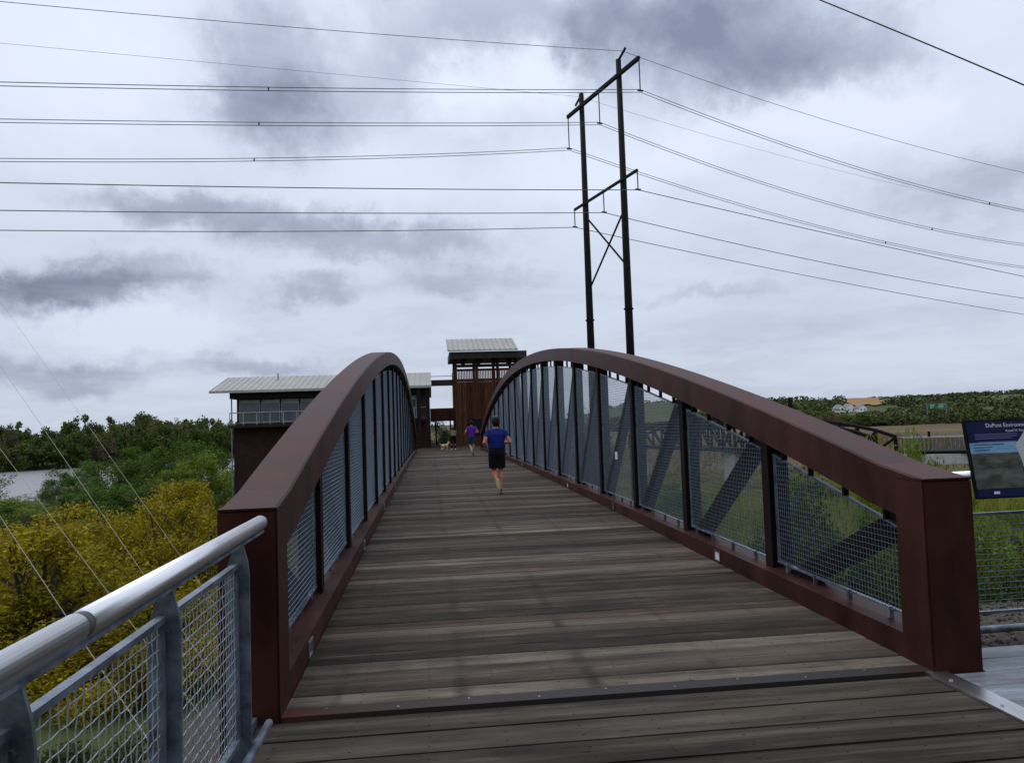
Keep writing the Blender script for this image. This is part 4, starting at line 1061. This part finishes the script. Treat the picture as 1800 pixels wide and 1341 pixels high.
# far wood on the hill, one mass
def woodland():
    r = np.random.RandomState(21); V = []; n = 0
    while n < 1900:
        belt = n < 900; a = math.radians(r.uniform(12, 44)); d = r.uniform(470, 600) if belt else r.uniform(600, 1350)
        x, y = d * math.sin(a), d * math.cos(a)
        if 318 < x < 340 and 430 < y < 486: continue
        if 335 < x < 372 and 560 < y < 630: continue
        if abs(math.degrees(a) - 30.7) < 1.4 and 610 < d < 960: continue
        if not belt and math.sin(x * .017 + 1.3) + math.sin(y * .011 + x * .004) < .1: continue
        z = float(gh(x, y))
        if belt: R = r.uniform(2.5, 7.5); h = r.uniform(2.5, 6.5) * (1 + .3 * math.sin(a * 60)); m = 110; cs = (.35, .95)
        else: R = r.uniform(4, 7); h = r.uniform(4, 7); m = 46; cs = (.6, 1.3)
        p = r.normal(size=(m, 3)); p /= np.linalg.norm(p, axis=1)[:, None]; p = p * [R, R, h * .45] + [x, y, z + h * .45]
        a_ = r.normal(size=(m, 3)); a_ /= np.linalg.norm(a_, axis=1)[:, None]; b_ = np.cross(a_, r.normal(size=(m, 3))); b_ /= np.linalg.norm(b_, axis=1)[:, None]
        s = r.uniform(*cs, (m, 1)); V.append(np.stack([p - a_ * s, p + b_ * s, p + a_ * s, p - b_ * s], 1)); n += 1
    v = np.concatenate(V).reshape(-1, 3); n = len(v) // 4
    me = bpy.data.meshes.new('woodland'); me.vertices.add(4 * n); me.vertices.foreach_set('co', v.ravel()); me.loops.add(4 * n); me.polygons.add(n)
    me.loops.foreach_set('vertex_index', np.arange(4 * n)); me.polygons.foreach_set('loop_start', np.arange(0, 4 * n, 4)); me.update(); me.validate(); me.materials.append(MATS['wood_mass'])
    tag(obj('woodland', me), 'distant green wood on the hill at the right', 'woodland', kind='stuff')


woodland()
mb = MB(); gv = []
for i in range(9):                          # bare field draped on the slope
    for j in range(9):
        a_ = math.radians(29.6 + 2.2 * i / 8 + .25 * math.sin(j)); d_ = 770 + 150 * j / 8 + 12 * math.sin(i * 1.7); x, y = d_ * math.sin(a_), d_ * math.cos(a_); gv.append((x, y, float(gh(x, y)) + 1.2))
mb.add(gv, [(i * 9 + j, i * 9 + j + 1, (i + 1) * 9 + j + 1, (i + 1) * 9 + j) for i in range(8) for j in range(8)]); struct(mb.build('field', 'orange_soil', fix=False))
for i, (x, y, s, lab) in enumerate([(343.6, 618, 7.5, 'small white house leftmost in the far wood'), (353.5, 620, 9.5, 'largest white house in the far wood'), (359.5, 612, 7.0, 'small white house rightmost in the far wood')]):
    zb = 1.0; h = empty('white_house', (x, y, zb)); tag(h, lab, 'house', 'white houses in the far wood')
    MB().box((x - s / 2, y - 4, -7), (x + s / 2, y + 4, zb + 3.4)).build('wall', 'house_white', h)
    MB().poly([(x - s / 2, y - 4, zb + 3.4), (x + s / 2, y - 4, zb + 3.4), (x, y - 4, zb + 3.4 + s * .42)], (0, 8, 0)).build('gable', 'house_white', h)
    for sg_ in (-1, 1):
        MB().poly([(x, y - 4.4, zb + 3.5 + s * .42), (x + sg_ * (s / 2 + .4), y - 4.4, zb + 3.3), (x + sg_ * (s / 2 + .4), y - 4.4, zb + 3.0), (x, y - 4.4, zb + 3.2 + s * .42)], (0, 8.8, 0)).build('roof_slope', 'house_roof', h)
    for wx in (-.22, .22): MB().box((x + s * wx - .5, y - 4.06, zb + 1.2), (x + s * wx + .5, y - 4.0, zb + 2.6)).build('window', 'window_glass', h)
hs = empty('highway_sign', (329, 470, -6)); tag(hs, 'green highway sign gantry in the distance at the right', 'sign')
for x in (322.0, 335.5): MB().box((x - .25, 469.8, -7), (x + .25, 470.2, 4.6)).build('mast', 'galv', hs)
MB().box((321.75, 469.85, 4.6), (335.75, 470.15, 5.0)).build('beam', 'galv', hs)
for x0_, x1_ in ((323.2, 327.6), (329.0, 334.6)):
    p = MB().box((x0_, 469.5, 1.5), (x1_, 469.78, 4.9)).build('panel', 'green_sign', hs)
    for i in range(3): MB().box((x0_ + .6, 469.44, 4.1 - i * .95), (x1_ - .6 - .5 * i, 469.498, 4.38 - i * .95)).build('lettering', 'house_white', p)


# ------------------------------------------------------------------ people and dog
def remesh(mb, name, m, parent, vox, smooth=2):
    me = mb.mesh(name); o = bpy.data.objects.new('tmp', me); COL.objects.link(o)
    bm = bmesh.new(); bm.from_mesh(me); bmesh.ops.recalc_face_normals(bm, faces=bm.faces); bm.to_mesh(me); bm.free()
    md = o.modifiers.new('r', 'REMESH'); md.mode = 'VOXEL'; md.voxel_size = vox
    ms = o.modifiers.new('s', 'SMOOTH'); ms.iterations = smooth; ms.factor = .5
    dg = bpy.context.evaluated_depsgraph_get(); res = bpy.data.meshes.new_from_object(o.evaluated_get(dg)); bpy.data.objects.remove(o)
    res.name = name; res.materials.clear(); return obj(name, res, m, parent, True)


def hand(mb, w_, d, s):
    """palm and five curled fingers; d = forearm direction"""
    d = Vector(d).normalized(); side_ = d.cross(Vector((0, 0, 1))).normalized() * s; up = side_.cross(d) * s; w_ = Vector(w_)
    mb.tube([w_, w_ + d * .04, w_ + d * .085], [.026, .036, .030], 10, True)
    for i in range(4):
        b = w_ + d * .08 + up * (.027 - .018 * i); l = (.036, .042, .038, .030)[i]
        mb.tube([b - d * .01, b + d * l * .8, b + d * l * .9 - side_ * .028, b + d * .01 - side_ * .038], [.0095, .0095, .009, .008], 6)
    b = w_ + d * .03 + up * .03; mb.tube([b - up * .01, b + d * .03 + up * .012 - side_ * .015, b + d * .055 - side_ * .03], [.011, .010, .008], 6)


def person(name, loc, rot, H_, J, look, label, cloth):
    """J: joints in a local frame facing +Y, drawn for a height of 1.72"""
    e = empty(name, loc); tag(e, label, 'person'); e.rotation_euler.z = rot; k = H_ / 1.72; e.scale = (k, k, k)
    V = lambda n_: Vector(J[n_])
    b = MB(); pel, che, nk, hd = V('pelvis'), V('chest'), V('neck'), V('head')
    def ring(p, rx, ry): return (p.x, p.y, p.z, rx, ry)
    tors = [ring(pel + Vector((0, 0, -.10)), .10, .08), ring(pel + Vector((0, 0, -.02)), .155, .115), ring(pel.lerp(che, .35), .135, .10), ring(pel.lerp(che, .75), .155, .112), ring(che, .165, .115), ring(che.lerp(nk, .55), .13, .085), ring(che.lerp(nk, .85), .07, .062), ring(nk, .052, .055)]
    b.loft(tors, 18); b.tube([nk - Vector((0, 0, .05)), nk + (hd - nk) * .6], [.055, .05], 12)
    b.loft([ring(hd + Vector((0, .012, -.115)), .03, .035), ring(hd + Vector((0, .014, -.09)), .056, .065), ring(hd + Vector((0, .01, -.04)), .070, .088), ring(hd + Vector((0, 0, .02)), .078, .098), ring(hd + Vector((0, -.005, .07)), .068, .088), ring(hd + Vector((0, -.006, .10)), .042, .055), ring(hd + Vector((0, -.006, .112)), .015, .02)], 18)
    b.tube([hd + Vector((0, .085, .01)), hd + Vector((0, .112, -.03)), hd + Vector((0, .09, -.04))], [.008, .014, .010], 8)
    for s in (-1, 1): b.tube([hd + Vector((s * .074, .0, -.035)), hd + Vector((s * .088, -.008, -.005)), hd + Vector((s * .080, -.004, .025))], [.008, .014, .008], 6)
    for s, S in ((-1, 'l'), (1, 'r')):
        sh, elb, wr = V('sh_' + S), V('el_' + S), V('wr_' + S)
        b.tube([che.lerp(sh, .5), sh, sh.lerp(elb, .5), elb, elb.lerp(wr, .35), wr], [.06, .056, .048, .040, .041, .026], 12)
        hand(b, wr, wr - elb, s)
        hp, kn, an = V('hp_' + S), V('kn_' + S), V('an_' + S)
        cv = kn.lerp(an, .33) + (Vector((0, -.018, 0)))
        b.tube([hp + Vector((0, 0, .04)), hp, hp.lerp(kn, .5), kn, cv, kn.lerp(an, .7), an], [.085, .088, .074, .054, .058, .040, .034], 14)
        toe = V('to_' + S); b.tube([an, an.lerp(toe, .4), toe], [.034, .036, .022], 10)
    body = remesh(b, 'body', look['body'], e, .0105)
    # shirt
    c = MB(); g_ = .022
    c.loft([ring(pel.lerp(che, .02), .165 + g_ * .6, .125 + g_ * .6)] + [ring(pel.lerp(che, .30), .150 + g_, .115 + g_), ring(pel.lerp(che, .7), .168 + g_ * .8, .125 + g_ * .8), ring(che, .178 + g_ * .5, .125 + g_ * .7), ring(che.lerp(nk, .55), .142, .098), ring(che.lerp(nk, .82), .085, .078), ring(che.lerp(nk, .90), .062, .062)], 20)
    sl_ = look.get('sleeve', .50)
    for S in 'lr':
        sh, elb, wr = V('sh_' + S), V('el_' + S), V('wr_' + S)
        if sl_ <= 1: c.tube([che.lerp(nk, .45).lerp(sh, .35), sh, sh.lerp(elb, .3), sh.lerp(elb, sl_)], [.06, .062, .060, .058], 14)
        else: c.tube([che.lerp(sh, .4), sh, elb, elb.lerp(wr, .93)], [.075, .072, .056, .044], 14)
    remesh(c, 'shirt', look['shirt'], e, .016)
    # shorts or trousers
    c = MB(); ln = look.get('leg', .72)
    c.loft([ring(pel + Vector((0, 0, -.14)), .135, .115), ring(pel + Vector((0, 0, -.06)), .178, .140), ring(pel + Vector((0, 0, .03)), .172, .135), ring(pel.lerp(che, .17), .160, .125)], 18)
    for S in 'lr':
        hp, kn, an = V('hp_' + S), V('kn_' + S), V('an_' + S)
        if ln <= 1: c.tube([hp + Vector((0, 0, .04)), hp.lerp(kn, .25), hp.lerp(kn, ln)], [.105, .112, .108], 14)
        else: c.tube([hp + Vector((0, 0, .04)), hp.lerp(kn, .3), kn, an + Vector((0, 0, .02))], [.10, .098, .075, .055], 14)
    remesh(c, 'shorts' if ln <= 1 else 'trousers', look['shorts'], e, .016)
    # hair, shoes, extras
    hb = MB().loft([ring(hd + Vector((0, -.040, -.095)), .055, .045), ring(hd + Vector((0, -.032, -.045)), .083, .082), ring(hd + Vector((0, -.020, .025)), .096, .106), ring(hd + Vector((0, -.014, .08)), .085, .100), ring(hd + Vector((0, -.010, .118)), .055, .068), ring(hd + Vector((0, -.008, .136)), .018, .022)], 16)
    remesh(hb, 'hair', look['hair'], e, .012)
    if look.get('cap'): remesh(MB().loft([ring(hd + Vector((0, -.012, .105)), .074, .088), ring(hd + Vector((0, -.010, .128)), .052, .064), ring(hd + Vector((0, -.008, .146)), .018, .022)], 16), 'cap_top', look['cap'], e, .012)
    for S in 'lr':
        an, toe = V('an_' + S), V('to_' + S); dr = (toe - an).normalized(); heel = an - dr * .05
        dn = look['sole_' + S]; dn = Vector(dn).normalized()
        s1 = MB().tube([heel + dn * .02, an.lerp(toe, .25) + dn * .025, an.lerp(toe, .7) + dn * .02, toe + dr * .045 + dn * .015], [.038, .046, .047, .026], 12)
        so1 = remesh(s1, 'shoe', look['shoe_' + S], e, .012)
        s2 = MB().tube([heel + dn * .05, an.lerp(toe, .3) + dn * .055, an.lerp(toe, .75) + dn * .05, toe + dr * .05 + dn * .035], [.034, .040, .042, .024], 10, squash=.55)
        q_ = remesh(s2, 'sole', look['solemat_' + S], so1, .012)
        if look.get('sock'):
            kn = V('kn_' + S); sk = MB().tube([an + (kn - an) * .02, an.lerp(kn, .45)], [.043, .060], 12); remesh(sk, 'sock', look['sock'], e, .012)
    if cloth == 'belt': MB().loft([ring(pel.lerp(che, .12), .188, .150), ring(pel.lerp(che, .22), .186, .150)], 20).build('running_belt', 'black_cloth', None).parent = e
    return e


run1 = dict(pelvis=(0, 0, .95), chest=(.01, .05, 1.33), neck=(.01, .08, 1.475), head=(.01, .10, 1.60),
            sh_l=(-.175, .05, 1.375), sh_r=(.195, .05, 1.375), el_l=(-.29, -.10, 1.14), el_r=(.31, -.10, 1.14), wr_l=(-.25, .13, 1.09), wr_r=(.25, .15, 1.13),
            hp_l=(-.085, 0, .90), hp_r=(.085, 0, .90), kn_l=(-.075, .05, .50), kn_r=(.085, .05, .50), an_l=(-.035, -.27, .30), an_r=(.045, -.10, .095), to_l=(-.01, -.30, .13), to_r=(.055, .09, .045))
person('person', (1.44, 17.07, dz(17) - .002), R_(2), 1.70, run1, dict(body='skin', shirt='blue_cloth', shorts='black_cloth', hair='hair', cap='grey_band', shoe_l='shoe_yellow', shoe_r='shoe_dark', solemat_l='shoe_yellow', solemat_r='shoe_white', sole_l=(0, -1, -.15), sole_r=(0, 0, -1), leg=.82),
       'jogger in blue T-shirt and black shorts running away down the deck', 'belt')
run2 = dict(run1); run2.update(an_l=(-.05, -.30, .42), to_l=(-.04, -.38, .27), kn_l=(-.085, .14, .52), kn_r=(.075, .03, .49), an_r=(.05, -.06, .095), to_r=(.06, .13, .045), el_l=(-.30, -.04, 1.15), wr_l=(-.33, .18, 1.06))
person('person', (1.98, 37.9, dz(37.9) - .002), R_(0), 1.74, run2, dict(body='skin', shirt='purple_cloth', shorts='teal_cloth', hair='hair', sock='cyan_sock', shoe_l='shoe_yellow', shoe_r='shoe_dark', solemat_l='shoe_yellow', solemat_r='shoe_white', sole_l=(0, -1, -.3), sole_r=(0, 0, -1), leg=.7),
       'runner in purple shirt, teal shorts and bright blue socks farther ahead', '')
bend = dict(pelvis=(0, -.06, .92), chest=(.03, .22, 1.18), neck=(.05, .34, 1.27), head=(.06, .42, 1.33), sh_l=(-.15, .24, 1.23), sh_r=(.22, .25, 1.23), el_l=(-.20, .28, .98), el_r=(.27, .30, .98), wr_l=(-.20, .42, .80), wr_r=(.24, .45, .82),
            hp_l=(-.10, -.06, .88), hp_r=(.10, -.06, .88), kn_l=(-.12, -.02, .48), kn_r=(.11, .05, .48), an_l=(-.13, -.12, .09), an_r=(.12, -.02, .09), to_l=(-.15, .08, .045), to_r=(.14, .18, .045))
person('person', (1.42, 49.8, .004), R_(8), 1.72, bend, dict(body='skin', shirt='olive_cloth', shorts='black_cloth', hair='hair', sleeve=2, leg=2, shoe_l='shoe_white', shoe_r='shoe_white', solemat_l='shoe_white', solemat_r='shoe_white', sole_l=(0, 0, -1), sole_r=(0, 0, -1)),
       'person in olive top and black trousers bending forward beyond the deck end', '')
dg_ = empty('dog', (.85, 49.9, .004)); tag(dg_, 'small tan dog beside the bending person at the far deck end', 'dog'); dg_.rotation_euler.z = R_(-60)
b = MB()
b.tube([(0, -.22, .34), (0, -.12, .335), (0, .02, .32), (0, .15, .31), (0, .23, .34)], [.06, .085, .085, .105, .08], 14)
b.tube([(0, .18, .36), (0, .27, .44), (0, .31, .49)], [.075, .06, .055], 12); b.tube([(0, .27, .50), (0, .33, .51), (0, .40, .48), (0, .44, .475)], [.05, .062, .038, .025], 12)
for s in (-1, 1):
    b.tube([(s * .065, .17, .30), (s * .07, .16, .18), (s * .07, .175, .10), (s * .07, .165, .03), (s * .07, .20, .02)], [.05, .032, .024, .022, .02], 8)
    b.tube([(s * .065, -.18, .32), (s * .075, -.13, .20), (s * .075, -.22, .11), (s * .075, -.20, .03), (s * .075, -.16, .02)], [.062, .042, .025, .022, .02], 8)
    b.tube([(s * .045, .31, .54), (s * .058, .30, .59), (s * .06, .31, .61)], [.022, .016, .006], 6)
b.tube([(0, -.26, .37), (0, -.34, .45), (0, -.36, .52)], [.024, .018, .01], 8)
remesh(b, 'body', 'fur', dg_, .0095)
for s in (-1, 1): MB().tube([(.85 + s * .03, 49.9 + .375, .53), (.85 + s * .035, 49.9 + .385, .532)], .008, 6).build('eye', 'hair', dg_)
for s in (0,): MB().tube([(.85, 49.9 + .44, .484), (.85, 49.9 + .462, .482)], [.014, .010], 6).build('nose', 'hair', dg_)
